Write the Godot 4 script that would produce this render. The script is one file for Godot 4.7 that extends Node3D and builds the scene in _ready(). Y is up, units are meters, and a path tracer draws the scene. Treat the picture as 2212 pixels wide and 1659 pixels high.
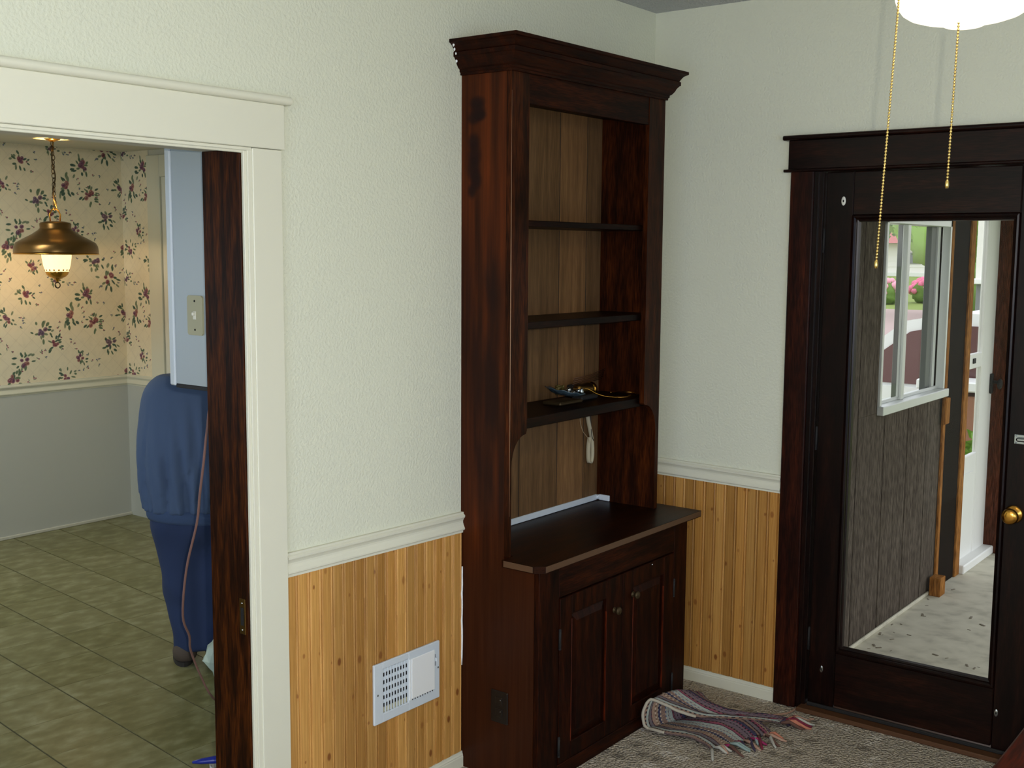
extends Node3D
# A dining room corner: wide cased opening to a kitchen, built-in dark hutch, glazed door to a porch.
# Room corner (left wall meets right wall) is the origin; left wall is z = 0, right wall is x = 0, room at x < 0, z > 0.

var rng := RandomNumberGenerator.new()
var base_of := {}
var M := {}

# ------------------------------------------------------------------ mesh builder
class MB:
	var V := PackedVector3Array()
	var U := PackedVector2Array()
	var S := PackedInt32Array()
	var K := PackedColorArray()
	var xf := Transform3D.IDENTITY
	var flip := false
	var sg := -1
	var col := Color.WHITE

	func place(t: Transform3D) -> MB:
		xf = t
		flip = t.basis.determinant() < 0.0
		return self

	func tri(a: Vector3, b: Vector3, c: Vector3, ua := Vector2.ZERO, ub := Vector2.ZERO, uc := Vector2.ZERO) -> void:
		# a, b, c counter-clockwise seen from outside; stored clockwise
		if flip:
			V.append_array([xf * a, xf * b, xf * c]); U.append_array([ua, ub, uc])
		else:
			V.append_array([xf * a, xf * c, xf * b]); U.append_array([ua, uc, ub])
		S.append(sg)
		K.append(col)

	func quad(a: Vector3, b: Vector3, c: Vector3, d: Vector3, ua := Vector2.ZERO, ub := Vector2.ZERO, uc := Vector2.ZERO, ud := Vector2.ZERO) -> void:
		tri(a, b, c, ua, ub, uc)
		tri(a, c, d, ua, uc, ud)

	func box(p: Vector3, q: Vector3, bev := 0.0) -> MB:
		var lo := p.min(q)
		var hi := p.max(q)
		var s := hi - lo
		var e: float = minf(bev, minf(s.x, minf(s.y, s.z)) * 0.45)
		if e <= 0.0:
			var c := []
			for i in 8:
				c.append(Vector3(hi.x if i & 1 else lo.x, hi.y if i & 2 else lo.y, hi.z if i & 4 else lo.z))
			quad(c[1], c[3], c[7], c[5]); quad(c[0], c[4], c[6], c[2]); quad(c[2], c[6], c[7], c[3])
			quad(c[0], c[1], c[5], c[4]); quad(c[4], c[5], c[7], c[6]); quad(c[0], c[2], c[3], c[1])
			return self
		var mid := (lo + hi) * 0.5
		var h := s * 0.5
		# point on face axis a with corner signs
		var P := func(a: int, sx: int, sy: int, sz: int) -> Vector3:
			var v := Vector3(sx * h.x, sy * h.y, sz * h.z)
			var sg3 := [sx, sy, sz]
			for k in 3:
				if k != a:
					v[k] -= sg3[k] * e
			return mid + v
		for a in 3:
			var b: int = (a + 1) % 3
			var c2: int = (a + 2) % 3
			for s1 in [-1, 1]:
				var pts := []
				for w in [[-1, -1], [1, -1], [1, 1], [-1, 1]]:
					var sg4 := [0, 0, 0]
					sg4[a] = s1; sg4[b] = w[0]; sg4[c2] = w[1]
					pts.append(P.call(a, sg4[0], sg4[1], sg4[2]))
				if s1 > 0:
					quad(pts[0], pts[1], pts[2], pts[3])
				else:
					quad(pts[0], pts[3], pts[2], pts[1])
			# edges between faces a and b
			for s1 in [-1, 1]:
				for s2 in [-1, 1]:
					var q4 := []
					for w in [[a, -1], [b, -1], [b, 1], [a, 1]]:
						var sg5 := [0, 0, 0]
						sg5[a] = s1; sg5[b] = s2; sg5[c2] = w[1]
						q4.append(P.call(w[0], sg5[0], sg5[1], sg5[2]))
					if s1 * s2 > 0:
						quad(q4[0], q4[1], q4[2], q4[3])
					else:
						quad(q4[0], q4[3], q4[2], q4[1])
		for i in 8:
			var sx := 1 if i & 1 else -1
			var sy := 1 if i & 2 else -1
			var sz := 1 if i & 4 else -1
			var p0: Vector3 = P.call(0, sx, sy, sz)
			var p1: Vector3 = P.call(1, sx, sy, sz)
			var p2: Vector3 = P.call(2, sx, sy, sz)
			if sx * sy * sz > 0:
				tri(p0, p1, p2)
			else:
				tri(p0, p2, p1)
		return self

	func ext(prof: PackedVector2Array, m: Transform3D, length: float, smooth := false, caps := true) -> MB:
		# extrude a counter-clockwise profile in XY along +Z of m
		var keep := xf
		var kf := flip
		place(xf * m)
		var n := prof.size()
		var old := sg
		if smooth:
			sg = 7
		for i in n:
			var a := prof[i]
			var b := prof[(i + 1) % n]
			quad(Vector3(a.x, a.y, 0), Vector3(b.x, b.y, 0), Vector3(b.x, b.y, length), Vector3(a.x, a.y, length))
		sg = old
		if caps:
			var t := Geometry2D.triangulate_polygon(prof)
			for i in range(0, t.size(), 3):
				var a := prof[t[i]]
				var b := prof[t[i + 1]]
				var c := prof[t[i + 2]]
				if (b - a).cross(c - a) < 0:
					var z := b
					b = c
					c = z
				tri(Vector3(a.x, a.y, length), Vector3(b.x, b.y, length), Vector3(c.x, c.y, length))
				tri(Vector3(a.x, a.y, 0), Vector3(c.x, c.y, 0), Vector3(b.x, b.y, 0))
		xf = keep
		flip = kf
		return self

	func lathe(prof: Array, m: Transform3D, segs := 24, smooth := true) -> MB:
		# prof from bottom to top as Vector2(r, y)
		var keep := xf
		var kf := flip
		place(xf * m)
		var old := sg
		sg = 5 if smooth else -1
		for j in prof.size() - 1:
			var p: Vector2 = prof[j]
			var q: Vector2 = prof[j + 1]
			for i in segs:
				var a0 := TAU * i / segs
				var a1 := TAU * (i + 1) / segs
				var d0 := Vector3(cos(a0), 0, -sin(a0))
				var d1 := Vector3(cos(a1), 0, -sin(a1))
				var A := d0 * p.x + Vector3(0, p.y, 0)
				var B := d1 * p.x + Vector3(0, p.y, 0)
				var C := d1 * q.x + Vector3(0, q.y, 0)
				var D := d0 * q.x + Vector3(0, q.y, 0)
				if p.x < 1e-6:
					tri(A, C, D)
				elif q.x < 1e-6:
					tri(A, B, D)
				else:
					quad(A, B, C, D)
		sg = old
		xf = keep
		flip = kf
		return self

	func ball(c: Vector3, r: float, segs := 16, sq := Vector3.ONE) -> MB:
		var p := []
		var rows := maxi(4, segs / 2)
		for i in rows + 1:
			var t := -PI / 2 + PI * i / rows
			p.append(Vector2(maxf(0.0, cos(t)) * r if i > 0 and i < rows else 0.0, sin(t) * r))
		return lathe(p, Transform3D(Basis.from_scale(sq), c), segs)

	func tube(pts: Array, rad, segs := 8, caps := true) -> MB:
		var n := pts.size()
		var old := sg
		sg = 3
		var rings := []
		var side := Vector3.ZERO
		for i in n:
			var t: Vector3 = ((pts[mini(i + 1, n - 1)] as Vector3) - (pts[maxi(i - 1, 0)] as Vector3)).normalized()
			if side == Vector3.ZERO:
				side = t.cross(Vector3.UP if absf(t.y) < 0.9 else Vector3.RIGHT).normalized()
			side = (side - t * side.dot(t)).normalized()
			var up := side.cross(t)
			var r: float = rad[i] if rad is Array else rad
			var ring := []
			for k in segs:
				var a := TAU * k / segs
				ring.append((pts[i] as Vector3) + (side * cos(a) - up * sin(a)) * r)
			rings.append(ring)
		for i in n - 1:
			for k in segs:
				var k2 := (k + 1) % segs
				quad(rings[i][k], rings[i][k2], rings[i + 1][k2], rings[i + 1][k])
		if caps:
			for k in range(1, segs - 1):
				tri(rings[0][0], rings[0][k + 1], rings[0][k])
				tri(rings[n - 1][0], rings[n - 1][k], rings[n - 1][k + 1])
		sg = old
		return self

	func to_mesh(origin: Vector3) -> ArrayMesh:
		var st := SurfaceTool.new()
		st.begin(Mesh.PRIMITIVE_TRIANGLES)
		for i in S.size():
			st.set_smooth_group(S[i])
			for k in 3:
				st.set_color(K[i])
				st.set_uv(U[i * 3 + k])
				st.add_vertex(V[i * 3 + k] - origin)
		st.generate_normals()
		st.index()
		return st.commit()


func put(called: String, mb: MB, mat: Material, parent: Node3D = self, shift := Vector3.ZERO, kind := "") -> MeshInstance3D:
	var b: Vector3 = base_of.get(parent, Vector3.ZERO)
	var o := MeshInstance3D.new()
	o.name = called
	o.mesh = mb.to_mesh(b + shift)
	o.material_override = mat
	o.position = shift
	o.cast_shadow = GeometryInstance3D.SHADOW_CASTING_SETTING_ON
	parent.add_child(o, true)
	base_of[o] = b + shift
	if kind:
		o.set_meta("kind", kind)
	return o


func tag(o: Node3D, label: String, category: String, group := "") -> Node3D:
	o.set_meta("label", label)
	o.set_meta("category", category)
	if group:
		o.set_meta("group", group)
	return o


func thing(called: String, label: String, category: String, at: Vector3, group := "") -> Node3D:
	var o := Node3D.new()
	o.name = called
	add_child(o, true)
	o.position = at
	base_of[o] = at
	return tag(o, label, category, group)


func structure(called: String, at := Vector3.ZERO) -> Node3D:
	var o := Node3D.new()
	o.name = called
	add_child(o, true)
	o.position = at
	base_of[o] = at
	o.set_meta("kind", "structure")
	return o


func mk() -> MB:
	return MB.new()


func along_x(x: float, y: float, z: float) -> Transform3D:
	# profile (out, up) with "out" = +z, "up" = +y, extruded towards +x
	return Transform3D(Basis(Vector3(0, 0, 1), Vector3(0, 1, 0), Vector3(1, 0, 0)), Vector3(x, y, z))


func along_z(x: float, y: float, z: float) -> Transform3D:
	# profile (out, up) with "out" = -x, "up" = +y, extruded towards +z
	return Transform3D(Basis(Vector3(-1, 0, 0), Vector3(0, 1, 0), Vector3(0, 0, 1)), Vector3(x, y, z))


func along_y(x: float, y: float, z: float) -> Transform3D:
	# profile (x, -z) extruded up
	return Transform3D(Basis(Vector3(1, 0, 0), Vector3(0, 0, -1), Vector3(0, 1, 0)), Vector3(x, y, z))


func pv(a: Array) -> PackedVector2Array:
	var p := PackedVector2Array()
	for i in range(0, a.size(), 2):
		p.append(Vector2(a[i], a[i + 1]))
	return p


func smooth_path(pts: Array, steps := 6) -> Array:
	var out := []
	var n := pts.size()
	for i in n - 1:
		var p0: Vector3 = pts[maxi(i - 1, 0)]
		var p1: Vector3 = pts[i]
		var p2: Vector3 = pts[i + 1]
		var p3: Vector3 = pts[mini(i + 2, n - 1)]
		for k in steps:
			out.append(p1.cubic_interpolate(p2, p0, p3, float(k) / steps))
	out.append(pts[n - 1])
	return out

# ------------------------------------------------------------------ materials
func srgb(r: int, g: int, b: int) -> Color:
	return Color(r / 255.0, g / 255.0, b / 255.0)


func plain(c: Color, rough := 0.6, metal := 0.0) -> StandardMaterial3D:
	var m := StandardMaterial3D.new()
	m.albedo_color = c
	m.roughness = rough
	m.metallic = metal
	return m


func noise_tex(seed_: int, freq: float, oct := 4, ramp: Array = [], size := 512, typ := FastNoiseLite.TYPE_SIMPLEX_SMOOTH) -> NoiseTexture2D:
	var n := FastNoiseLite.new()
	n.seed = seed_
	n.frequency = freq
	n.noise_type = typ
	n.fractal_octaves = oct
	var t := NoiseTexture2D.new()
	t.width = size
	t.height = size
	t.seamless = true
	t.noise = n
	if ramp.size():
		var g := Gradient.new()
		g.offsets = PackedFloat32Array(ramp[0])
		g.colors = PackedColorArray(ramp[1])
		t.color_ramp = g
	return t


func wood(tex: Texture2D, fine: Texture2D, scale: Vector3, fscale: Vector3, rough: float, tint := Color.WHITE) -> StandardMaterial3D:
	var m := StandardMaterial3D.new()
	m.albedo_color = tint
	m.albedo_texture = tex
	m.uv1_triplanar = true
	m.uv1_scale = scale
	m.roughness = rough
	m.detail_enabled = true
	m.detail_blend_mode = BaseMaterial3D.BLEND_MODE_MUL
	m.detail_albedo = fine
	m.detail_uv_layer = BaseMaterial3D.DETAIL_UV_2
	m.uv2_triplanar = true
	m.uv2_scale = fscale
	m.metallic_specular = 0.34
	return m


func bumpy(m: StandardMaterial3D, tex: Texture2D, scale_cm: float) -> StandardMaterial3D:
	m.heightmap_enabled = true
	m.heightmap_texture = tex
	m.heightmap_scale = scale_cm
	return m


func blot(im: Image, cx: float, cy: float, rx: float, ry: float, ang: float, c: Color, soft := 0.35) -> void:
	# a soft ellipse, wrapping round the picture's edges
	var w := im.get_width()
	var h := im.get_height()
	var r := int(ceil(maxf(rx, ry))) + 1
	var ca := cos(ang)
	var sa := sin(ang)
	for y in range(int(cy) - r, int(cy) + r + 1):
		for x in range(int(cx) - r, int(cx) + r + 1):
			var dx := x - cx
			var dy := y - cy
			var u := (dx * ca + dy * sa) / rx
			var v := (-dx * sa + dy * ca) / ry
			var d := sqrt(u * u + v * v)
			if d < 1.0:
				var k := clampf((1.0 - d) / soft, 0.0, 1.0) * c.a
				var px := posmod(x, w)
				var py := posmod(y, h)
				im.set_pixel(px, py, im.get_pixel(px, py).lerp(Color(c.r, c.g, c.b), k))


func wallpaper_image() -> Image:
	var im := Image.create(768, 768, false, Image.FORMAT_RGB8)
	im.fill(srgb(236, 225, 196))
	var n := FastNoiseLite.new()
	n.seed = 5
	n.frequency = 0.02
	for y in 768:
		for x in 768:
			var k := n.get_noise_2d(x, y) * 0.03
			# faint diagonal lattice
			var l := minf(absf(fposmod(x + y, 96.0) - 48.0), absf(fposmod(x - y, 96.0) - 48.0))
			k -= 0.035 if l < 2.5 else 0.0
			im.set_pixel(x, y, srgb(236, 225, 196).lightened(k) if k > 0 else srgb(236, 225, 196).darkened(-k))
	var g := RandomNumberGenerator.new()
	g.seed = 12
	var greens := [srgb(84, 106, 84), srgb(104, 122, 94), srgb(124, 136, 110), srgb(70, 94, 80)]
	var roses := [srgb(132, 72, 82), srgb(148, 92, 98), srgb(120, 78, 102), srgb(158, 106, 100)]
	var blues := [srgb(96, 98, 124), srgb(110, 108, 130)]
	for row in 4:
		for k in 4:
			var cx := (k + (0.5 if row % 2 else 0.0)) * 192.0 + g.randf_range(-34, 34)
			var cy := row * 192.0 + 60.0 + (70.0 if k % 2 else -20.0) + g.randf_range(-24, 24)
			var big := g.randf_range(1.25, 1.6) * (1.0 if (row + k) % 3 else 0.8)
			for i in 16:
				var a := g.randf() * TAU
				var d := g.randf_range(16, 50) * big
				blot(im, cx + cos(a) * d, cy + sin(a) * d, g.randf_range(8, 14) * big, g.randf_range(4.0, 6.5) * big, a + g.randf_range(-0.5, 0.5), greens[g.randi() % 4])
			for i in 5:
				var a := g.randf() * TAU
				var d := g.randf_range(4, 20) * big
				var c: Color = roses[g.randi() % 4] if (row + k) % 4 else roses[g.randi() % 4].lerp(blues[0], 0.5)
				var rr := g.randf_range(9, 14) * big
				blot(im, cx + cos(a) * d, cy + sin(a) * d, rr, rr * 0.85, a, c)
				blot(im, cx + cos(a) * d, cy + sin(a) * d, rr * 0.5, rr * 0.4, a, c.darkened(0.25))
				blot(im, cx + cos(a) * d - 3, cy + sin(a) * d - 4, rr * 0.35, rr * 0.2, a, c.lightened(0.35), 0.8)
			# stray sprigs between the bouquets
			for i in 5:
				var ox := cx + 96 + g.randf_range(-50, 50)
				var oy := cy + g.randf_range(-60, 60)
				blot(im, ox, oy, g.randf_range(7, 12), 3.5, g.randf() * TAU, greens[g.randi() % 4].lightened(0.12))
				blot(im, ox + g.randf_range(-9, 9), oy + g.randf_range(-9, 9), 6, 5, 0, (blues if g.randf() < 0.5 else roses)[g.randi() % 2].lightened(0.1))
	return im


func pine_image() -> Image:
	# eight strips side by side, each with its own tone, grain and knots
	var w := 512
	var h := 1024
	var im := Image.create(w, h, false, Image.FORMAT_RGB8)
	var n := FastNoiseLite.new()
	n.seed = 3
	n.frequency = 0.012
	n.fractal_octaves = 3
	var g := RandomNumberGenerator.new()
	g.seed = 71
	var tone := []
	var knots := []
	for s in 8:
		tone.append(g.randf_range(-0.1, 0.1))
		var kk := []
		for i in 3:
			if g.randf() < 0.8:
				kk.append([g.randf_range(8, 50), (i + g.randf_range(0.05, 0.95)) * h / 3.0, g.randf_range(3.0, 9.0), g.randf_range(0.4, 1.0)])
		knots.append(kk)
	var lo := srgb(158, 108, 48)
	var hi := srgb(204, 156, 88)
	for x in w:
		var s: int = x / 64
		var lx := x % 64
		for y in h:
			var bend := 0.0
			var dark := 0.0
			for k in knots[s]:
				var dy: float = y - k[1]
				if absf(dy) < 90.0:
					var dx: float = lx - k[0]
					var pull := exp(-dy * dy / (k[2] * k[2] * 22.0))
					bend += pull * k[2] * 1.6 * signf(dx) * exp(-absf(dx) / 16.0)
					var q := sqrt(dx * dx + dy * dy * 0.55) / float(k[2])
					if q < 1.5:
						dark = maxf(dark, clampf((1.5 - q) / 0.7, 0.0, 1.0) * k[3])
			var v := n.get_noise_2d((lx - bend) * 9.0 + s * 900.0, y * 0.28 + s * 300.0) * 0.5 + 0.5
			var ring := sin((lx - bend) * 0.42 + v * 6.0 + s) * 0.5 + 0.5
			var c: Color = lo.lerp(hi, clampf(0.2 + 0.55 * v + 0.25 * ring + tone[s] * 3.0, 0.0, 1.0))
			if dark > 0.0:
				c = c.lerp(srgb(118, 66, 28), dark * 0.85)
			im.set_pixel(x, y, c)
	return im


func side_image() -> Image:
	# stained softwood side of the hutch, with the black blotches that sit near its top
	var w := 192
	var h := 1024
	var im := Image.create(w, h, false, Image.FORMAT_RGB8)
	var n := FastNoiseLite.new()
	n.seed = 21
	n.frequency = 0.01
	n.fractal_octaves = 4
	var n2 := FastNoiseLite.new()
	n2.seed = 8
	n2.frequency = 0.012
	var a := srgb(39, 18, 8)
	var b := srgb(99, 44, 15)
	for x in w:
		for y in h:
			var v := n.get_noise_2d(x * 3.0, y * 0.22) * 0.5 + 0.5
			var f := n.get_noise_2d(x * 14.0 + 400.0, y * 0.5) * 0.5 + 0.5
			var c := a.lerp(b, clampf(v * 1.1 + f * 0.45 - 0.32, 0.0, 1.0))
			var t := float(y) / h
			# darker, purplish wear down the rear two thirds
			var m := n2.get_noise_2d(x * 2.2, y * 0.45) * 0.5 + 0.5
			var band := clampf(1.2 - absf(x / float(w) - 0.34) * 3.2, 0.0, 1.0) * clampf((t - 0.14) * 6.0, 0.0, 1.0) * clampf((0.72 - t) * 5.0, 0.0, 1.0)
			c = c.lerp(srgb(32, 17, 14), clampf(band * (m * 1.7 - 0.25), 0.0, 0.85))
			# lower half is a browner board
			c = c.lerp(srgb(46, 21, 9).lightened(0.04 * f), clampf((t - 0.62) * 8.0, 0.0, 0.75))
			im.set_pixel(x, y, c)
	var g := RandomNumberGenerator.new()
	g.seed = 4
	for p in [[36, 44, 22, 10], [40, 54, 20, 14], [30, 64, 18, 9], [46, 60, 14, 8], [30, 98, 17, 14], [32, 116, 19, 18], [28, 136, 18, 20], [34, 152, 15, 16], [24, 166, 12, 12]]:
		for i in 3:
			blot(im, p[0] + g.randf_range(-3, 3), p[1] + g.randf_range(-3, 3), p[2], p[3], 0, Color(srgb(30, 17, 16), 0.42), 0.6)
	return im


func carpet_image() -> Image:
	var s := 768
	var im := Image.create(s, s, false, Image.FORMAT_RGB8)
	var n := FastNoiseLite.new()
	n.seed = 31
	n.frequency = 0.35
	var n2 := FastNoiseLite.new()
	n2.seed = 32
	n2.frequency = 0.02
	var g := RandomNumberGenerator.new()
	g.seed = 9
	var cells := []
	for i in 256:
		var r := g.randf()
		cells.append(-0.27 if r < 0.15 else 0.3 if r < 0.31 else 0.0)
	var cs := s / 16.0
	for y in s:
		for x in s:
			var f := n.get_noise_2d(x, y) * 0.34 + g.randf_range(-0.2, 0.2)
			var wob := Vector2(n2.get_noise_2d(x * 2.0, y * 2.0), n2.get_noise_2d(x * 2.0 + 99, y * 2.0)) * 14.0
			var cx := int(floor((x + wob.x) / cs))
			var cy := int(floor((y + wob.y) / cs))
			var ex := fposmod(x + wob.x, cs) / cs
			var ey := fposmod(y + wob.y, cs) / cs
			var inside := smoothstep(0.0, 0.36, minf(minf(ex, 1 - ex), minf(ey, 1 - ey)))
			var k: float = cells[posmod(cx, 16) + posmod(cy, 16) * 16] * inside + f
			var c := srgb(188, 175, 154)
			im.set_pixel(x, y, c.lightened(k) if k > 0 else c.darkened(-k))
	return im


func rug_image() -> Image:
	var im := Image.create(512, 512, false, Image.FORMAT_RGB8)
	var g := RandomNumberGenerator.new()
	g.seed = 77
	var pal := [srgb(132, 104, 90), srgb(100, 36, 54), srgb(50, 46, 76), srgb(150, 140, 128), srgb(112, 92, 102), srgb(84, 58, 52), srgb(154, 124, 104), srgb(82, 90, 124), srgb(136, 62, 84), srgb(104, 94, 98), srgb(160, 168, 160), srgb(114, 90, 72)]
	var x := 0
	var k := 0
	while x < 512:
		var w := g.randi_range(11, 30) if k % 2 == 0 else g.randi_range(6, 11)
		var c: Color = pal[(k * 5 + g.randi() % 3) % pal.size()]
		var dash: bool = k % 2 == 1
		var c2: Color = srgb(30, 20, 30) if g.randf() < 0.6 else srgb(190, 170, 150)
		for xx in range(x, mini(x + w, 512)):
			for y in 512:
				var q := c
				if dash:
					q = c2 if (y / 8) % 2 == 0 else c
				else:
					q = c.lightened(0.12) if ((y + xx * 3) / 4) % 3 == 0 else c.darkened(0.06)
				if xx == x:
					q = q.darkened(0.35)
				im.set_pixel(xx, y, q)
		x += w
		k += 1
	return im


func tex_of(im: Image) -> ImageTexture:
	return ImageTexture.create_from_image(im)


func textured(im: Image, rough: float) -> StandardMaterial3D:
	var m := StandardMaterial3D.new()
	m.albedo_texture = tex_of(im)
	m.roughness = rough
	return m


func make_materials() -> void:
	var peel := noise_tex(11, 0.035, 3)
	var fine_peel := noise_tex(12, 0.09, 2)
	# painted orange-peel plaster
	M.wall = bumpy(plain(srgb(216, 217, 196), 0.62), peel, 0.12)
	M.wall.uv1_triplanar = true
	M.wall.uv1_scale = Vector3(4.2, 4.2, 4.2)
	M.kitchen_wall = plain(srgb(206, 204, 188), 0.6)
	M.ceiling = bumpy(plain(srgb(202, 204, 202), 0.8), fine_peel, 1.1)
	M.ceiling.uv1_triplanar = true
	M.ceiling.uv1_scale = Vector3(2, 2, 2)
	M.trim = plain(srgb(218, 216, 196), 0.42)
	M.trim_white = plain(srgb(225, 224, 210), 0.4)
	M.enamel = plain(srgb(206, 214, 220), 0.3)
	M.panel = plain(srgb(172, 182, 188), 0.35)
	M.chain = plain(srgb(216, 184, 108), 0.3, 1.0)
	M.white = plain(srgb(235, 236, 234), 0.4)
	# woods
	var streak := noise_tex(41, 0.012, 4, [[0.0, 0.35, 0.6, 1.0], [srgb(36, 17, 7), srgb(53, 25, 9), srgb(70, 33, 11), srgb(94, 46, 16)]])
	var grain := noise_tex(42, 0.05, 3, [[0.2, 0.75], [Color(0.62, 0.6, 0.6), Color(1, 1, 1)]])
	var soft_grain := noise_tex(53, 0.05, 3, [[0.2, 0.75], [Color(0.84, 0.83, 0.83), Color(1, 1, 1)]])
	M.cab_v = wood(streak, grain, Vector3(3.2, 0.35, 3.2), Vector3(7, 0.5, 7), 0.42, Color(0.92, 0.9, 0.88))
	M.cab_h = wood(streak, grain, Vector3(0.35, 3.2, 3.2), Vector3(0.5, 7, 7), 0.5, Color(0.72, 0.64, 0.56))
	M.shelf = wood(streak, grain, Vector3(0.35, 3.2, 3.2), Vector3(0.5, 7, 7), 0.4, Color(0.46, 0.42, 0.42))
	M.counter = wood(streak, grain, Vector3(0.35, 3.2, 3.2), Vector3(0.5, 7, 7), 0.36, Color(0.66, 0.66, 0.62))
	M.base_v = wood(streak, grain, Vector3(3.2, 0.35, 3.2), Vector3(7, 0.5, 7), 0.5, Color(0.68, 0.6, 0.5))
	M.edge_red_lit = wood(streak, grain, Vector3(3.2, 0.35, 3.2), Vector3(7, 0.5, 7), 0.45, Color(1.2, 0.88, 0.68))
	for k in ["base_v", "cab_h", "shelf", "counter", "cab_v"]:
		M[k].metallic_specular = 0.2
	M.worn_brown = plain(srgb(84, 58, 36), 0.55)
	M.side = textured(side_image(), 0.4)
	M.side.metallic_specular = 0.2
	var panel := noise_tex(43, 0.012, 4, [[0.0, 0.45, 1.0], [srgb(92, 68, 42), srgb(110, 82, 52), srgb(124, 94, 62)]])
	M.back = wood(panel, soft_grain, Vector3(5.0, 0.22, 5.0), Vector3(10, 0.35, 10), 0.55)
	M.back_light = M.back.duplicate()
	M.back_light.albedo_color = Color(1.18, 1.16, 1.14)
	var dark := noise_tex(44, 0.012, 4, [[0.0, 0.5, 1.0], [srgb(20, 8, 6), srgb(34, 15, 10), srgb(52, 25, 14)]])
	M.door = wood(dark, grain, Vector3(3.2, 0.35, 3.2), Vector3(6, 0.5, 6), 0.3, Color(0.8, 0.78, 0.78))
	M.door_h = wood(dark, grain, Vector3(3.2, 3.2, 0.35), Vector3(6, 6, 0.5), 0.3, Color(0.95, 0.92, 0.9))
	M.casing_dark = wood(dark, grain, Vector3(3.2, 0.35, 3.2), Vector3(6, 0.5, 6), 0.34, Color(1.35, 1.12, 0.92))
	var ash := noise_tex(45, 0.012, 5, [[0.0, 0.4, 0.55, 1.0], [srgb(32, 13, 5), srgb(50, 22, 7), srgb(70, 33, 10), srgb(92, 46, 15)]])
	M.jamb = wood(ash, grain, Vector3(4.5, 0.45, 4.5), Vector3(7, 0.5, 7), 0.45, Color(1.0, 1.0, 0.85))
	M.jamb.metallic_specular = 0.2
	M.pine = textured(pine_image(), 0.38)
	M.pines = []
	for k in [0.92, 0.97, 1.0, 1.04]:
		var pm: StandardMaterial3D = M.pine.duplicate()
		pm.albedo_color = Color(k, k * 0.99, k * 0.97)
		M.pines.append(pm)
	M.sill = plain(srgb(84, 52, 28), 0.5)
	M.table = wood(streak, grain, Vector3(0.4, 3, 3), Vector3(0.5, 7, 7), 0.3, Color(0.95, 0.66, 0.6))
	M.raw = wood(noise_tex(46, 0.012, 4, [[0.0, 1.0], [srgb(150, 96, 44), srgb(198, 140, 74)]]), grain, Vector3(5, 0.5, 5), Vector3(7, 0.5, 7), 0.7)
	M.post = wood(noise_tex(47, 0.012, 4, [[0.0, 1.0], [srgb(26, 19, 15), srgb(44, 33, 24)]]), grain, Vector3(5, 0.5, 5), Vector3(7, 0.5, 7), 0.75)
	M.post_red = wood(noise_tex(48, 0.012, 4, [[0.0, 1.0], [srgb(74, 40, 28), srgb(112, 62, 42)]]), grain, Vector3(5, 0.5, 5), Vector3(7, 0.5, 7), 0.7)
	M.grey_plank = wood(noise_tex(49, 0.012, 5, [[0.0, 0.5, 1.0], [srgb(84, 76, 68), srgb(102, 93, 84), srgb(122, 113, 102)]]), grain, Vector3(6, 0.5, 6), Vector3(8, 0.6, 8), 0.85)
	for k in ["raw", "post", "post_red", "grey_plank"]:
		M[k].metallic_specular = 0.12
	# floors
	M.carpet = textured(carpet_image(), 0.95)
	M.carpet.uv1_triplanar = true
	M.carpet.uv1_scale = Vector3(1.05, 1.05, 1.05)
	bumpy(M.carpet, noise_tex(50, 0.14, 3), 1.6)
	M.tiles = []
	for i in 3:
		var t := noise_tex(60 + i, 0.009, 5, [[0.1, 0.45, 0.6, 0.9], [srgb(114, 111, 74), srgb(126, 123, 86), srgb(133, 131, 94), srgb(150, 149, 116)]])
		var m := plain(Color(1.0 - 0.03 * i, 1.0 - 0.03 * i, 1.0 - 0.05 * i), 0.32)
		m.albedo_texture = t
		m.uv1_triplanar = true
		m.uv1_scale = Vector3(1.5, 1.5, 2.3)
		M.tiles.append(m)
	for m in M.tiles:
		m.metallic_specular = 0.3
	M.grout = plain(srgb(74, 70, 52), 0.8)
	M.concrete = plain(Color.WHITE, 0.9)
	M.concrete.albedo_texture = noise_tex(64, 0.012, 5, [[0.1, 0.4, 0.8], [srgb(176, 172, 155), srgb(196, 192, 174), srgb(206, 202, 184)]])
	M.concrete.uv1_triplanar = true
	M.concrete.uv1_scale = Vector3(1.1, 1.1, 1.1)
	M.paper = textured(wallpaper_image(), 0.75)
	# metals, glass and the rest
	M.brass = plain(srgb(216, 160, 72), 0.2, 1.0)
	M.old_brass = plain(srgb(128, 98, 52), 0.34, 1.0)
	M.dark_brass = plain(srgb(70, 56, 34), 0.55, 0.7)
	M.black_metal = plain(srgb(20, 18, 17), 0.75, 0.0)
	M.black = plain(srgb(14, 12, 12), 0.35)
	M.void = plain(srgb(18, 16, 15), 0.9)
	M.chrome = plain(srgb(190, 196, 200), 0.22, 1.0)
	M.alu = plain(srgb(206, 210, 208), 0.42, 0.35)
	M.alu_dark = plain(srgb(104, 108, 106), 0.45, 0.35)
	M.glass = plain(Color(0.3, 0.34, 0.32, 0.012), 0.02)
	M.glass.metallic_specular = 0.2
	M.glass.transparency = BaseMaterial3D.TRANSPARENCY_ALPHA
	M.globe = plain(srgb(250, 246, 236), 0.3)
	M.globe.emission_enabled = true
	M.globe.emission = Color(1.0, 0.95, 0.84)
	M.globe.emission_energy_multiplier = 1.5
	M.chimney = plain(srgb(255, 240, 214), 0.25)
	M.chimney.emission_enabled = true
	M.chimney.emission = Color(1.0, 0.84, 0.58)
	M.chimney.emission_energy_multiplier = 1.9
	M.lamp_shade = plain(srgb(120, 92, 54), 0.3, 0.85)
	M.beige = plain(srgb(176, 172, 140), 0.45)
	M.cord_pink = plain(srgb(150, 112, 106), 0.55)
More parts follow.
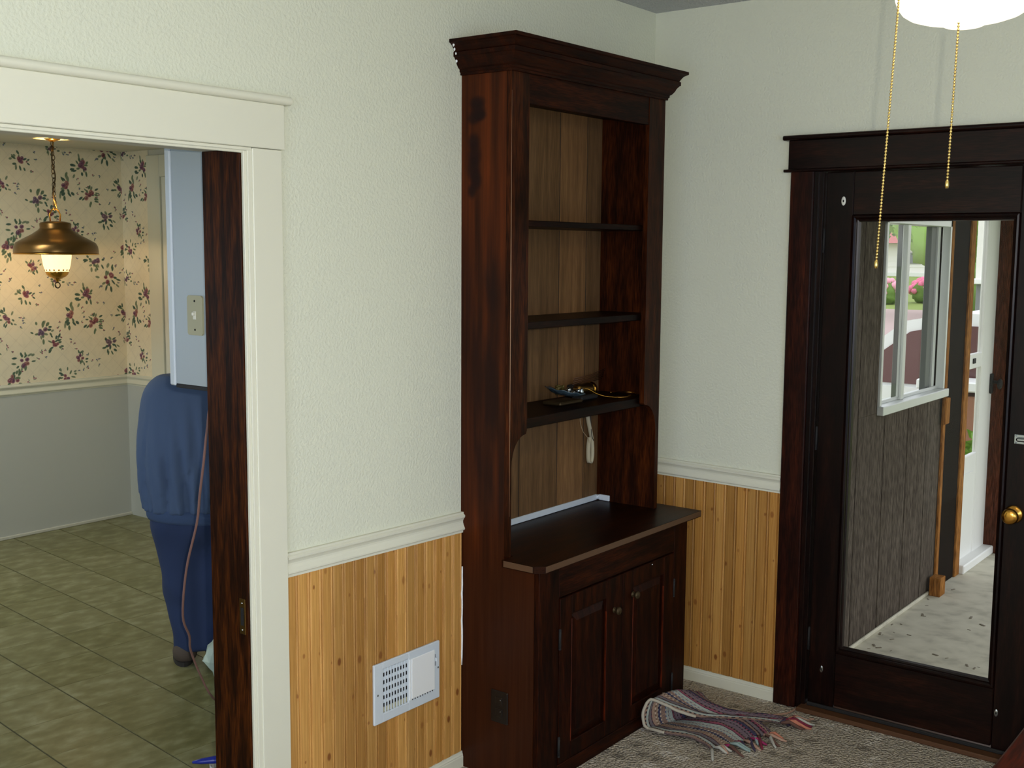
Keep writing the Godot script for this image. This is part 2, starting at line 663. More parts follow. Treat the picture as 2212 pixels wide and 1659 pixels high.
	M.blue = plain(srgb(28, 44, 150), 0.35)
	M.bag = plain(srgb(196, 214, 202), 0.3)
	M.bag.backlight_enabled = true
	M.bag.backlight = Color(0.25, 0.28, 0.26)
	M.rug = textured(rug_image(), 0.95)
	M.rug.cull_mode = BaseMaterial3D.CULL_DISABLED
	bumpy(M.rug, noise_tex(51, 0.1, 2), 0.3)
	var weave := noise_tex(52, 0.12, 2)
	M.jacket = bumpy(plain(srgb(76, 96, 132), 0.85), weave, 0.05)
	M.pants = bumpy(plain(srgb(42, 58, 96), 0.9), weave, 0.05)
	M.skin = plain(srgb(206, 160, 134), 0.55)
	M.skin.subsurf_scatter_enabled = true
	M.skin.subsurf_scatter_strength = 0.1
	M.hair = plain(srgb(92, 80, 70), 0.6)
	M.shoe = plain(srgb(84, 72, 64), 0.7)
	M.sole = plain(srgb(46, 42, 40), 0.8)
	M.leaf = plain(srgb(96, 128, 52), 0.8)
	M.leaf_light = plain(srgb(122, 164, 52), 0.8)
	M.petal = plain(srgb(226, 120, 156), 0.8)
	M.petal_pale = plain(srgb(236, 168, 190), 0.8)
	M.lawn = plain(srgb(128, 146, 70), 0.95)
	M.road = plain(srgb(176, 154, 150), 0.95)
	M.siding = plain(srgb(236, 234, 228), 0.7)
	M.siding_grey = plain(srgb(128, 130, 134), 0.75)
	M.roof = plain(srgb(176, 104, 100), 0.85)
	M.car = plain(srgb(236, 238, 238), 0.25)
	M.car_glass = plain(srgb(96, 62, 62), 0.1)  # reddish: a brick reflection put into the glass colour
	M.car_glass_grey = plain(srgb(78, 82, 86), 0.1)
	M.tyre = plain(srgb(24, 24, 24), 0.8)


func _ready() -> void:
	rng.seed = 1
	# ---- camera
	var cam := Camera3D.new()
	cam.name = "camera"
	cam.position = Vector3(-4.074, 1.75, 2.416)
	cam.rotation = Vector3(-0.1148, -0.916, 0.007)
	cam.fov = rad_to_deg(2.0 * atan(829.5 / 2469.94))
	cam.near = 0.05
	cam.far = 300.0
	add_child(cam)
	# ---- sky: bright overcast
	var env := Environment.new()
	env.background_mode = Environment.BG_SKY
	var sky := Sky.new()
	var pm := ProceduralSkyMaterial.new()
	pm.sky_top_color = Color(0.86, 0.88, 0.90)
	pm.sky_horizon_color = Color(0.93, 0.935, 0.93)
	pm.ground_bottom_color = Color(0.42, 0.42, 0.38)
	pm.ground_horizon_color = Color(0.7, 0.71, 0.7)
	sky.sky_material = pm
	env.sky = sky
	env.background_energy_multiplier = 2.5
	env.tonemap_mode = Environment.TONE_MAPPER_LINEAR
	env.tonemap_exposure = 0.93
	env.sdfgi_enabled = true
	env.ssao_enabled = true
	env.ssil_enabled = true
	var we := WorldEnvironment.new()
	we.name = "environment"
	we.environment = env
	add_child(we)
	# ---- the camera's own flash, a little right of and above the lens
	var fl := OmniLight3D.new()
	fl.name = "camera_flash"
	fl.position = cam.position + cam.basis * Vector3(0.055, 0.045, 0.0)
	fl.light_energy = 3.5
	fl.light_color = Color(1.0, 0.977, 0.915)
	fl.light_size = 0.01
	fl.omni_range = 40.0
	fl.omni_attenuation = 2.0
	fl.shadow_enabled = true
	add_child(fl)
	# ---- daylight coming through the windows of both rooms
	daylight("window_light", Vector3(-5.27, 1.55, 2.3), Vector3(1, -0.12, -0.15), Vector2(2.6, 1.4), 4.0, Color(0.64, 0.76, 1.0))
	daylight("window_light", Vector3(-3.7, 1.55, 4.57), Vector3(0.1, 0.05, -1), Vector2(2.4, 1.4), 4.2, Color(0.54, 0.735, 1.0))
	daylight("kitchen_window_light", Vector3(-4.17, 1.5, -2.8), Vector3(1, -0.35, -0.1), Vector2(1.4, 1.05), 1.9, Color(0.82, 0.92, 1.0))
	make_materials()
	build_room()
	build_opening()
	build_entry_door()
	build_kitchen()
	build_porch()
	build_outside()
	build_hutch()
	build_shelf_things()
	build_register()
	build_fan()
	build_rug()
	build_table()
	build_kitchen_things()
	build_person()


func daylight(called: String, at: Vector3, towards: Vector3, size: Vector2, energy: float, c: Color) -> void:
	var l := AreaLight3D.new()
	l.name = called
	l.area_size = size
	l.light_energy = energy
	l.light_color = c
	l.area_range = 30.0
	l.shadow_enabled = true
	add_child(l, true)
	l.look_at_from_position(at, at + towards, Vector3.UP)

# ------------------------------------------------------------------ the room
func slab(called: String, p: Vector3, q: Vector3, mat: Material, bev := 0.0) -> MeshInstance3D:
	var b := mk()
	b.box(p, q, bev)
	return put(called, b, mat, self, Vector3.ZERO, "structure")


func plank(w: float, h: float, col: int, voff: float) -> ArrayMesh:
	# one tongue-and-groove strip with a bead along its edge; x across, y up, z out of the wall
	var b := mk()
	var prof := [[0.0, 0.0], [0.0012, 0.004], [0.004, 0.0078], [w * 0.5, 0.0084], [w - 0.0125, 0.0080], [w - 0.0102, 0.0016], [w - 0.0082, 0.0058], [w - 0.0052, 0.0084], [w - 0.002, 0.0058], [w, 0.0]]
	for i in prof.size() - 1:
		var a = prof[i]
		var c = prof[i + 1]
		var u0: float = (col + 0.04 + 0.92 * a[0] / w) / 8.0
		var u1: float = (col + 0.04 + 0.92 * c[0] / w) / 8.0
		b.quad(Vector3(a[0], 0, a[1]), Vector3(c[0], 0, c[1]), Vector3(c[0], h, c[1]), Vector3(a[0], h, a[1]), Vector2(u0, voff), Vector2(u1, voff), Vector2(u1, voff - h), Vector2(u0, voff - h))
	return b.to_mesh(Vector3.ZERO)


func plank_run(parent: Node3D, from: Vector3, dir: Vector3, count: int, w: float, heights: Array, seed_: int) -> void:
	var g := RandomNumberGenerator.new()
	g.seed = seed_
	var out := dir.cross(Vector3.UP)
	for i in count:
		var o := MeshInstance3D.new()
		o.name = "plank"
		var h: float = lerpf(heights[0], heights[1], (i + 0.5) / count)
		o.mesh = plank(w - 0.0006, h, g.randi() % 8, g.randf())
		o.material_override = M.pines[g.randi() % 4]
		o.transform = Transform3D(Basis(dir, Vector3.UP, out), from + dir * (w * i) - (base_of.get(parent, Vector3.ZERO) as Vector3))
		parent.add_child(o, true)


const RAIL := [0.0, 0.0, 0.010, 0.0, 0.010, 0.007, 0.0155, 0.009, 0.0175, 0.012, 0.0175, 0.016, 0.0125, 0.026, 0.0095, 0.034, 0.0095, 0.040, 0.0125, 0.046, 0.018, 0.053, 0.0185, 0.059, 0.014, 0.063, 0.012, 0.064, 0.012, 0.070, 0.0, 0.070]
const BASEB := [0.0, 0.0, 0.014, 0.0, 0.014, 0.036, 0.0125, 0.040, 0.013, 0.043, 0.0105, 0.048, 0.0095, 0.055, 0.0, 0.0552]


func build_room() -> void:
	# left wall (z = 0) with the wide opening and the niche for the hutch; 15.5 cm thick
	var b := mk()
	b.box(Vector3(-5.3, 0, -0.155), Vector3(-3.5, 2.7, 0))
	b.box(Vector3(-3.5, 2.0165, -0.155), Vector3(-2.085, 2.7, 0))
	b.box(Vector3(-2.085, 0, -0.155), Vector3(-1.2, 2.7, 0))
	b.box(Vector3(-1.2, 2.32, -0.155), Vector3(-0.262, 2.7, 0))
	b.box(Vector3(-1.2, 0, -0.155), Vector3(-0.262, 2.32, -0.085))
	b.box(Vector3(-0.262, 0, -0.155), Vector3(0.15, 2.7, 0))
	var wl := put("wall_left", b, M.wall, self, Vector3.ZERO, "structure")
	plank_run(wl, Vector3(-1.975, 0.0555, 0.0), Vector3(1, 0, 0), 17, 0.04535, [0.7895, 0.7705], 5)
	# right wall (x = 0) with the entry door
	b = mk()
	b.box(Vector3(0, 0, 0), Vector3(0.15, 2.7, 0.705))
	b.box(Vector3(0, 2.07, 0.705), Vector3(0.15, 2.7, 1.585))
	b.box(Vector3(0, 0, 1.585), Vector3(0.15, 2.7, 4.75))
	var wr := put("wall_right", b, M.wall, self, Vector3.ZERO, "structure")
	var n := 13
	plank_run(wr, Vector3(0.0, 0.0555, 0.003), Vector3(0, 0, 1), n, 0.0461, [0.7875, 0.7795], 17)
	plank_run(wr, Vector3(0.0, 0.0555, 1.678), Vector3(0, 0, 1), 48, 0.0461, [0.7795, 0.7795], 23)
	b = mk()
	b.ext(pv(RAIL), along_z(0, 0.833, 1.676), 2.92, false)
	put("trim_13", b, M.trim, self, Vector3.ZERO, "structure").set_meta("label", "cream chair rail right of the dark door")
	b = mk()
	b.ext(pv(BASEB), along_z(0, 0, 1.676), 2.92, false)
	put("baseboard_far", b, M.trim, self, Vector3.ZERO, "structure")
	# the two walls behind the camera, each with a window
	b = mk()
	b.box(Vector3(-5.45, 0, -0.155), Vector3(-5.3, 2.7, 1.0))
	b.box(Vector3(-5.45, 0, 3.6), Vector3(-5.3, 2.7, 4.75))
	b.box(Vector3(-5.45, 0, 1.0), Vector3(-5.3, 0.85, 3.6))
	b.box(Vector3(-5.45, 2.25, 1.0), Vector3(-5.3, 2.7, 3.6))
	put("wall_far", b, M.wall, self, Vector3.ZERO, "structure")
	b = mk()
	b.box(Vector3(-5.3, 0, 4.6), Vector3(-5.0, 2.7, 4.75))
	b.box(Vector3(-2.4, 0, 4.6), Vector3(0.0, 2.7, 4.75))
	b.box(Vector3(-5.0, 0, 4.6), Vector3(-2.4, 0.85, 4.75))
	b.box(Vector3(-5.0, 2.25, 4.6), Vector3(-2.4, 2.7, 4.75))
	put("wall_behind", b, M.wall, self, Vector3.ZERO, "structure")
	for k in 2:
		var w := structure("window_%d" % (k + 1))
		var f := mk()
		if k == 0:
			for q in [[1.0, 1.06, 0.85, 2.25], [3.54, 3.6, 0.85, 2.25], [2.27, 2.33, 0.85, 2.25], [1.0, 3.6, 0.85, 0.91], [1.0, 3.6, 2.19, 2.25]]:
				f.box(Vector3(-5.42, q[2], q[0]), Vector3(-5.34, q[3], q[1]), 0.004)
		else:
			for q in [[-5.0, -4.94, 0.85, 2.25], [-2.46, -2.4, 0.85, 2.25], [-3.73, -3.67, 0.85, 2.25], [-5.0, -2.4, 0.85, 0.91], [-5.0, -2.4, 2.19, 2.25]]:
				f.box(Vector3(q[0], q[2], 4.64), Vector3(q[1], q[3], 4.72), 0.004)
		put("window_frame", f, M.trim_white, w)
	# floor and ceiling
	b = mk()
	b.box(Vector3(-5.45, -0.12, -0.03), Vector3(0.06, 0, 4.75))
	put("floor", b, M.carpet, self, Vector3.ZERO, "structure")
	slab("ceiling", Vector3(-5.45, 2.7, -0.155), Vector3(0.15, 2.82, 4.75), M.ceiling)
	# chair rails and skirtings (they sag a little towards the corner, as in an old house)
	b = mk()
	var t := along_x(-1.975, 0.835, 0)
	b.ext(pv(RAIL), Transform3D(Basis(Vector3.BACK, -0.022), Vector3(-1.975, 0.835, 0)) * Transform3D(t.basis, Vector3.ZERO), 0.772, false)
	put("trim_1", b, M.trim, self, Vector3.ZERO, "structure").set_meta("label", "cream chair rail above the pine planks on the left wall")
	b = mk()
	var t2 := along_z(0, 0, 0)
	b.ext(pv(RAIL), Transform3D(Basis(Vector3.RIGHT, 0.016), Vector3(0, 0.843, 0.0)) * Transform3D(t2.basis, Vector3.ZERO), 0.602, false)
	put("trim_2", b, M.trim, self, Vector3.ZERO, "structure").set_meta("label", "cream chair rail between the hutch and the dark door")
	b = mk()
	b.ext(pv(BASEB), along_x(-1.975, 0, 0.0), 0.77, false)
	put("baseboard_left", b, M.trim, self, Vector3.ZERO, "structure")
	b = mk()
	b.ext(pv(BASEB), along_z(0, 0, 0.0), 0.602, false)
	put("baseboard_right", b, M.trim, self, Vector3.ZERO, "structure")
	# ragged white caulk left on the wall beside the hutch
	b = mk()
	var pts := []
	for i in 12:
		pts.append(Vector3(-1.2065 + rng.randf_range(-0.0015, 0.001), 0.36 + i * 0.031, 0.0085))
	var rads := []
	for i in 12:
		rads.append(rng.randf_range(0.002, 0.0042))
	b.tube(pts, rads, 6)
	put("trim_3", b, M.white, self, Vector3.ZERO, "structure").set_meta("label", "ragged line of white caulk beside the hutch")


func build_opening() -> void:
	# cream casing round the wide opening
	var o := structure("trim_4")
	o.set_meta("label", "cream painted casing of the wide opening to the kitchen")
	var b := mk()
	b.box(Vector3(-2.076, 0, 0), Vector3(-1.976, 2.017, 0.02), 0.002)
	put("casing_board", b, M.trim, o)
	b = mk()
	b.box(Vector3(-3.58, 0, 0), Vector3(-3.48, 2.017, 0.02), 0.002)
	put("casing_board", b, M.trim, o)
	b = mk()
	b.box(Vector3(-3.6, 2.0185, 0), Vector3(-1.966, 2.137, 0.022), 0.002)
	put("head_board", b, M.trim, o)
	b = mk()
	var p := PackedVector2Array([Vector2(0, 0)])
	for i in 9:
		var a := -PI / 2 + PI * i / 8.0
		p.append(Vector2(0.026 + cos(a) * 0.0115, 0.0115 + sin(a) * 0.0115))
	p.append(Vector2(0, 0.023))
	b.ext(p, along_x(-3.62, 2.1365, 0), 1.669, true)
	put("head_cap", b, M.trim, o)
	b = mk()
	b.box(Vector3(-3.5, 2.003, 0), Vector3(-2.098, 2.0145, 0.010), 0.0015)
	b.box(Vector3(-3.5, 2.009, 0), Vector3(-2.076, 2.018, 0.017), 0.0015)
	b.box(Vector3(-2.099, 0, 0), Vector3(-2.0865, 2.01, 0.010), 0.0015)
	b.box(Vector3(-2.090, 0, 0), Vector3(-2.075, 2.012, 0.016), 0.0015)
	put("inner_bead", b, M.trim, o)
	# painted lintel lining
	b = mk()
	b.box(Vector3(-3.5, 2.013, -0.157), Vector3(-2.085, 2.0163, 0.0), 0.001)
	put("lintel_lining", b, M.kitchen_wall, o)
	# dark unpainted jamb with its strike plate
	var j := structure("trim_5")
	j.set_meta("label", "dark stained wooden jamb inside the wide opening")
	b = mk()
	b.box(Vector3(-2.104, 0, -0.157), Vector3(-2.0855, 2.0128, 0.0), 0.002)
	put("jamb_board", b, M.jamb, j)
	b = mk()
	b.box(Vector3(-2.1055, 0.70, -0.036), Vector3(-2.103, 0.80, -0.012), 0.0008)
	var sp := put("strike_plate", b, M.old_brass, j)
	b = mk()
	b.box(Vector3(-2.1063, 0.725, -0.030), Vector3(-2.1048, 0.775, -0.018), 0.0)
	put("latch_hole", b, M.void, sp)
	for y in [0.788, 0.712]:
		b = mk()
		b.ball(Vector3(-2.1056, y, -0.024), 0.003, 8)
		put("screw", b, M.chrome, sp)
	b = mk()
	b.box(Vector3(-3.5, 0, -0.157), Vector3(-3.482, 2.0128, 0.0), 0.002)
	put("jamb_board", b, M.jamb, j)


func build_entry_door() -> void:
	var c := structure("trim_6")
	c.set_meta("label", "dark stained casing round the glazed door")
	var b := mk()
	b.box(Vector3(0, 0, 0.604), Vector3(-0.02, 2.058, 0.694), 0.003)
	put("casing_board", b, M.casing_dark, c)
	b = mk()
	b.box(Vector3(0, 0, 1.585), Vector3(-0.02, 2.058, 1.675), 0.003)
	put("casing_board", b, M.casing_dark, c)
	b = mk()
	b.box(Vector3(0, 2.062, 0.594), Vector3(-0.022, 2.168, 1.69), 0.002)
	put("head_board", b, M.door_h, c)
	b = mk()
	var p := PackedVector2Array([Vector2(0, 0)])
	for i in 9:
		var a := -PI / 2 + PI * i / 8.0
		p.append(Vector2(0.032 + cos(a) * 0.009, 0.009 + sin(a) * 0.009))
	p.append(Vector2(0, 0.018))
	b.ext(p, along_z(0, 2.168, 0.578), 1.13, true)
	put("head_cap", b, M.door_h, c)
	b = mk()
	p = PackedVector2Array([Vector2(0, 0)])
	for i in 9:
		var a := -PI / 2 + PI * i / 8.0
		p.append(Vector2(0.026 + cos(a) * 0.0055, 0.0055 + sin(a) * 0.0055))
	p.append(Vector2(0, 0.011))
	b.ext(p, along_z(0, 2.052, 0.580), 1.125, true)
	put("head_bead", b, M.door_h, c)
	b = mk()
	b.box(Vector3(0.14, 0, 0.705), Vector3(0.0, 2.058, 0.727), 0.002)
	b.box(Vector3(-0.008, 0, 0.692), Vector3(0.004, 2.058, 0.712), 0.003)
	put("jamb_board", b, M.door, c)
	b = mk()
	b.box(Vector3(0.14, 0, 1.558), Vector3(0.0, 2.058, 1.585), 0.002)
	put("jamb_board", b, M.door, c)
	b = mk()
	b.box(Vector3(0.14, 2.052, 0.727), Vector3(0.0, 2.07, 1.558), 0.002)
	put("jamb_head", b, M.door_h, c)
	b = mk()
	b.box(Vector3(0.16, 0.0, 0.71), Vector3(-0.045, 0.018, 1.58), 0.004)
	put("threshold", b, M.sill, c)
	b = mk()
	b.box(Vector3(0.010, 0.018, 0.735), Vector3(-0.002, 0.032, 1.55), 0.003)
	put("weather_strip", b, M.black_metal, c)
	# the door leaf
	var d := structure("door_1", Vector3(0, 0.02, 0.735))
	d.set_meta("label", "dark wooden door with one tall glass pane and a brass knob")
	var x0 := 0.014
	var x1 := 0.056
	b = mk()
	b.box(Vector3(x0, 0.024, 0.732), Vector3(x1, 2.05, 0.835), 0.003)
	put("stile", b, M.door, d)
	b = mk()
	b.box(Vector3(x0, 0.024, 1.412), Vector3(x1, 2.05, 1.553), 0.003)
	put("stile", b, M.door, d)
	b = mk()
	b.box(Vector3(x0, 1.892, 0.836), Vector3(x1, 2.05, 1.411), 0.003)
	put("rail", b, M.door_h, d)
	b = mk()
	b.box(Vector3(x0, 0.034, 0.836), Vector3(x1, 0.244, 1.411), 0.003)
	put("rail", b, M.door_h, d)
	# moulding round the pane, mitred
	b = mk()
	var mp := [Vector2(0.0, 0.004), Vector2(0.004, -0.007), Vector2(0.010, -0.009), Vector2(0.016, -0.004), Vector2(0.018, 0.006), Vector2(0.024, 0.008), Vector2(0.026, 0.022)]
	var ring := func(q: Vector2) -> Array:
		var i := q.x
		var x := x0 + q.y
		return [Vector3(x, 0.244 + i, 0.834 + i), Vector3(x, 0.244 + i, 1.413 - i), Vector3(x, 1.894 - i, 1.413 - i), Vector3(x, 1.894 - i, 0.834 + i)]
	for k in mp.size() - 1:
		var A: Array = ring.call(mp[k])
		var B: Array = ring.call(mp[k + 1])
		for i in 4:
			b.quad(A[i], B[i], B[(i + 1) % 4], A[(i + 1) % 4])
	put("pane_moulding", b, M.door, d)
	b = mk()
	b.box(Vector3(x0 + 0.021, 0.262, 0.852), Vector3(x0 + 0.025, 1.876, 1.395))
	put("pane", b, M.glass, d)
	# brass knob
	b = mk()
	var kx := Transform3D(Basis(Vector3.BACK, PI / 2), Vector3(x0, 0.872, 1.444))
	b.lathe([Vector2(0, 0.0), Vector2(0.031, 0.0), Vector2(0.031, 0.003), Vector2(0.026, 0.007), Vector2(0.014, 0.010), Vector2(0.0105, 0.016), Vector2(0.0105, 0.026), Vector2(0.016, 0.031), Vector2(0.0245, 0.038), Vector2(0.0275, 0.047), Vector2(0.0265, 0.056), Vector2(0.021, 0.062), Vector2(0.012, 0.064), Vector2(0.0, 0.0645)], kx, 32)
	put("knob", b, M.brass, d)
	# surface bolt above it
	b = mk()
	b.box(Vector3(x0, 1.115, 1.432), Vector3(x0 - 0.004, 1.148, 1.53), 0.0015)
	b.box(Vector3(x0 - 0.003, 1.124, 1.44), Vector3(x0 - 0.016, 1.139, 1.525), 0.005)
	var lt := put("latch", b, M.chrome, d)
	for z in [1.439, 1.50]:
		for y in [1.1195, 1.1435]:
			b = mk()
			b.ball(Vector3(x0 - 0.004, y, z), 0.0028, 8)
			put("screw", b, M.chrome, lt)
	# small oval metal plates near the corners
	for q in [[1.944, 0.799, 0.0165], [0.169, 0.784, 0.014], [0.159, 1.424, 0.014]]:
		b = mk()
		b.lathe([Vector2(0, 0), Vector2(q[2], 0), Vector2(q[2], 0.001), Vector2(q[2] * 0.8, 0.0022), Vector2(0, 0.0022)], Transform3D(Basis(Vector3.BACK, PI / 2).scaled(Vector3(1, 1, 1)), Vector3(x0, q[0], q[1])) * Transform3D(Basis.from_scale(Vector3(1.0, 1, 0.5)), Vector3.ZERO), 20)
		var pl := put("corner_plate", b, M.trim_white if q[0] > 1.0 else M.chrome, d)
		b = mk()
		b.ball(Vector3(x0 - 0.002, q[0], q[1]), 0.0038, 10, Vector3(0.6, 1.3, 0.8))
		put("screw", b, M.black_metal, pl)
	# three hinges on the left edge
	for y in [0.28, 1.06, 1.80]:
		b = mk()
		b.lathe([Vector2(0, -0.045), Vector2(0.005, -0.045), Vector2(0.005, 0.045), Vector2(0, 0.045)], Transform3D(Basis.IDENTITY, Vector3(x0 - 0.002, y, 0.7295)), 10)
		put("hinge", b, M.black_metal, d)

# ------------------------------------------------------------------ the hutch
func sweep(b: MB, prof: Array, rings: Callable) -> void:
	# joins the rings that the callable gives for each profile point
	for k in prof.size() - 1:
		var A: Array = rings.call(prof[k])
		var B: Array = rings.call(prof[k + 1])
		for i in A.size() - 1:
			b.quad(A[i], A[i + 1], B[i + 1], B[i])


func build_hutch() -> void:
	var h := thing("hutch", "tall dark brown built-in hutch with open shelves above a two-door cupboard", "hutch", Vector3(-0.73, 0, 0.14))
	var xl := -1.203
	var xr := -0.262
	var zf := 0.204
	var zl := 0.327
	# left side board, one piece stepping out below the counter; its outer face carries the stained picture
	var b := mk()
	var side := pv([0, 0, zl - 0.021, 0, zl - 0.021, 0.741, zf - 0.021, 0.741, zf - 0.021, 2.32, 0, 2.32])
	b.ext(side, along_x(xl + 0.0006, 0, 0), 0.0194)
	var f := func(z: float, y: float) -> Array:
		return [Vector3(xl, y, z), Vector2(z / 0.327, 1.0 - y / 2.32)]
	var face := func(z0: float, z1: float, y0: float, y1: float) -> void:
		var A = f.call(z0, y0)
		var B = f.call(z1, y0)
		var C = f.call(z1, y1)
		var D = f.call(z0, y1)
		b.quad(A[0], B[0], C[0], D[0], A[1], B[1], C[1], D[1])
	face.call(0.0, zl - 0.021, 0.0, 0.741)
	face.call(0.0, zf - 0.021, 0.741, 2.32)
	put("side_panel", b, M.side, h)
	b = mk()
	b.box(Vector3(xr - 0.02, 0.741, -0.075), Vector3(xr, 2.32, zf - 0.021), 0.001)
	b.box(Vector3(-0.257, 0, 0.0), Vector3(-0.237, 0.741, zl - 0.021), 0.001)
	put("side_panel", b, M.cab_v, h)
	b = mk()
	b.box(Vector3(xl + 0.02, 0.741, -0.075), Vector3(xl + 0.0215, 2.32, zf - 0.021))
	b.box(Vector3(xl + 0.02, 0.741, -0.075), Vector3(xl + 0.002, 2.32, -0.001))
	put("side_lining", b, M.cab_v, h)
	# front stiles with rounded corners under the lowest shelf
	var L := PackedVector2Array([Vector2(xl, 0.765), Vector2(-1.193, 0.765), Vector2(-1.193, 1.06)])
	for i in range(1, 9):
		var a := PI - PI / 2 * i / 8.0
		L.append(Vector2(-1.116 + cos(a) * 0.077, 1.06 + sin(a) * 0.10))
	L.append_array(pv([-1.1115, 1.172, -1.1115, 2.32, xl, 2.32]))
	b = mk()
	b.ext(L, Transform3D(Basis.IDENTITY, Vector3(0, 0, zf - 0.02)), 0.02)
	put("front_stile", b, M.cab_v, h)
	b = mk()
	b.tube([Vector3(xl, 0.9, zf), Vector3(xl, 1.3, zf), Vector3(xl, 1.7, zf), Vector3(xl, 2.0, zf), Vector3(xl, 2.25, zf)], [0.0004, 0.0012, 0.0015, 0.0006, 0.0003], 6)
	put("worn_lit_edge", b, plain(srgb(150, 112, 82), 0.5), h)  # worn corner, its catch light put into the pale colour
	var Rr := PackedVector2Array([Vector2(xr, 0.765), Vector2(xr, 2.32), Vector2(-0.375, 2.32), Vector2(-0.375, 1.186)])
	Rr.append(Vector2(-0.370, 1.180))
	for i in range(0, 9):
		var a := PI / 2 - PI / 2 * i / 8.0
		Rr.append(Vector2(-0.368 + cos(a) * 0.082, 1.075 + sin(a) * 0.105))
	Rr.append(Vector2(-0.286, 0.765))
	Rr.reverse()
	b = mk()
	b.ext(Rr, Transform3D(Basis.IDENTITY, Vector3(0, 0, zf - 0.02)), 0.02)
	put("front_stile", b, M.cab_v, h)
	b = mk()
	b.box(Vector3(-1.111, 2.218, zf - 0.021), Vector3(-0.3755, 2.32, zf - 0.002), 0.0015)
	put("frieze_board", b, M.cab_h, h)
	b = mk()
	b.box(Vector3(xl + 0.0215, 2.262, -0.06), Vector3(xr - 0.0205, 2.276, zf - 0.021))
	put("top_board", b, M.shelf, h)
	# crown moulding, mitred at both front corners
	b = mk()
	var prof := [Vector2(0, 2.312), Vector2(0.007, 2.312), Vector2(0.007, 2.319), Vector2(0.011, 2.322), Vector2(0.011, 2.329), Vector2(0.017, 2.333), Vector2(0.024, 2.342), Vector2(0.030, 2.355), Vector2(0.037, 2.364), Vector2(0.041, 2.366), Vector2(0.041, 2.379), Vector2(0.037, 2.382), Vector2(0.041, 2.389), Vector2(0.047, 2.398), Vector2(0.055, 2.404), Vector2(0.062, 2.407), Vector2(0.062, 2.417), Vector2(0.0, 2.417)]
	sweep(b, prof, func(q: Vector2) -> Array:
		var up := 0.006
		return [Vector3(xl - q.x, q.y - 0.002, 0.0), Vector3(xl - q.x, q.y - 0.003, zf + q.x), Vector3(xr + q.x, q.y + up, zf + q.x), Vector3(xr + q.x, q.y + up, 0.0)])
	b.quad(Vector3(xl, 2.414, 0), Vector3(xl, 2.414, zf), Vector3(xr, 2.423, zf), Vector3(xr, 2.423, 0))
	var cr := put("crown_moulding", b, M.cab_h, h)
	# flecks of wall paint along its left end
	b = mk()
	for q in [[2.398, 0.010], [2.386, 0.006], [2.372, 0.012], [2.352, 0.004]]:
		b.ball(Vector3(xl - (0.052 if q[0] > 2.39 else 0.043 if q[0] > 2.36 else 0.03), q[0], q[1]), rng.randf_range(0.0025, 0.0045), 8, Vector3(0.7, 1.5, 1))
	put("paint_flecks", b, M.white, cr, Vector3.ZERO, "stuff")
	# back boards, gaps between them
	var xs := [-1.183, -0.803, -0.565, -0.385, -0.282]
	for i in 4:
		b = mk()
		b.box(Vector3(xs[i] + 0.0036, 0.765, -0.075), Vector3(xs[i + 1] - 0.0036, 2.262, -0.06))
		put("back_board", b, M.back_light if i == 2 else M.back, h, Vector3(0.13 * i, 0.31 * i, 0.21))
	b = mk()
	b.box(Vector3(-1.183, 0.765, -0.083), Vector3(-0.282, 2.262, -0.077))
	for x in [-0.803, -0.565, -0.385]:
		b.box(Vector3(x - 0.0035, 0.765, -0.077), Vector3(x + 0.0035, 2.262, -0.0625))
	put("backing_sheet", b, M.void, h)
	# three shelves
	for q in [[1.833, 1.853], [1.499, 1.523], [1.172, 1.206]]:
		b = mk()
		b.box(Vector3(-1.1812, q[0], -0.0598), Vector3(-0.2822, q[1], zf - 0.0205), 0.002)
		put("shelf", b, M.shelf, h)
	# counter top with a clipped front corner
	b = mk()
	var ct := [[-1.181, -0.058], [-1.181, 0.2055], [-1.242, 0.2055], [-1.243, 0.332], [-1.217, 0.362], [-0.194, 0.362], [-0.192, 0.150], [-0.2605, 0.150], [-0.2605, 0.06], [-0.2825, 0.06], [-0.2825, -0.058]]
	var cp := PackedVector2Array()
	for q in ct:
		cp.append(Vector2(q[0], -q[1]))
	b.ext(cp, along_y(0, 0.7415, 0), 0.0235)
	put("counter_top", b, M.counter, h)
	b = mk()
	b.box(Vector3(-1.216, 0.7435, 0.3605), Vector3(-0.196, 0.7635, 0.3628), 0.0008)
	put("worn_lit_edge", b, M.worn_brown, h)
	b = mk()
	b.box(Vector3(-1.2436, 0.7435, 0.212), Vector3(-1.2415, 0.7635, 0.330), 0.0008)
	put("worn_lit_edge", b, M.worn_brown, h)
	# white strip along the back of the counter
	b = mk()
	b.box(Vector3(-1.175, 0.766, -0.0595), Vector3(-0.2965, 0.789, -0.052), 0.002)
	b.box(Vector3(-0.2905, 0.766, -0.046), Vector3(-0.2832, 0.789, 0.002), 0.002)
	b.tube([Vector3(-0.2965, 0.7775, -0.0555), Vector3(-0.291, 0.7775, -0.0545), Vector3(-0.288, 0.7775, -0.0515), Vector3(-0.287, 0.7775, -0.046)], 0.0105, 8)
	var ws := put("backsplash_strip", b, M.enamel, h)
	ws.set_meta("label", "thin white strip along the back of the counter")
	# lower front frame
	b = mk()
	b.box(Vector3(xl, 0, zl - 0.02), Vector3(-1.0905, 0.741, zl), 0.002)
	put("front_stile", b, M.base_v, h)
	b = mk()
	b.box(Vector3(-0.3345, 0, zl - 0.02), Vector3(-0.237, 0.741, zl), 0.002)
	put("front_stile", b, M.base_v, h)
	b = mk()
	b.box(Vector3(-1.090, 0.626, zl - 0.02), Vector3(-0.335, 0.741, zl - 0.0005), 0.002)
	put("front_rail", b, M.cab_h, h)
	b = mk()
	b.box(Vector3(-1.090, 0, zl - 0.02), Vector3(-0.335, 0.05, zl - 0.0005), 0.002)
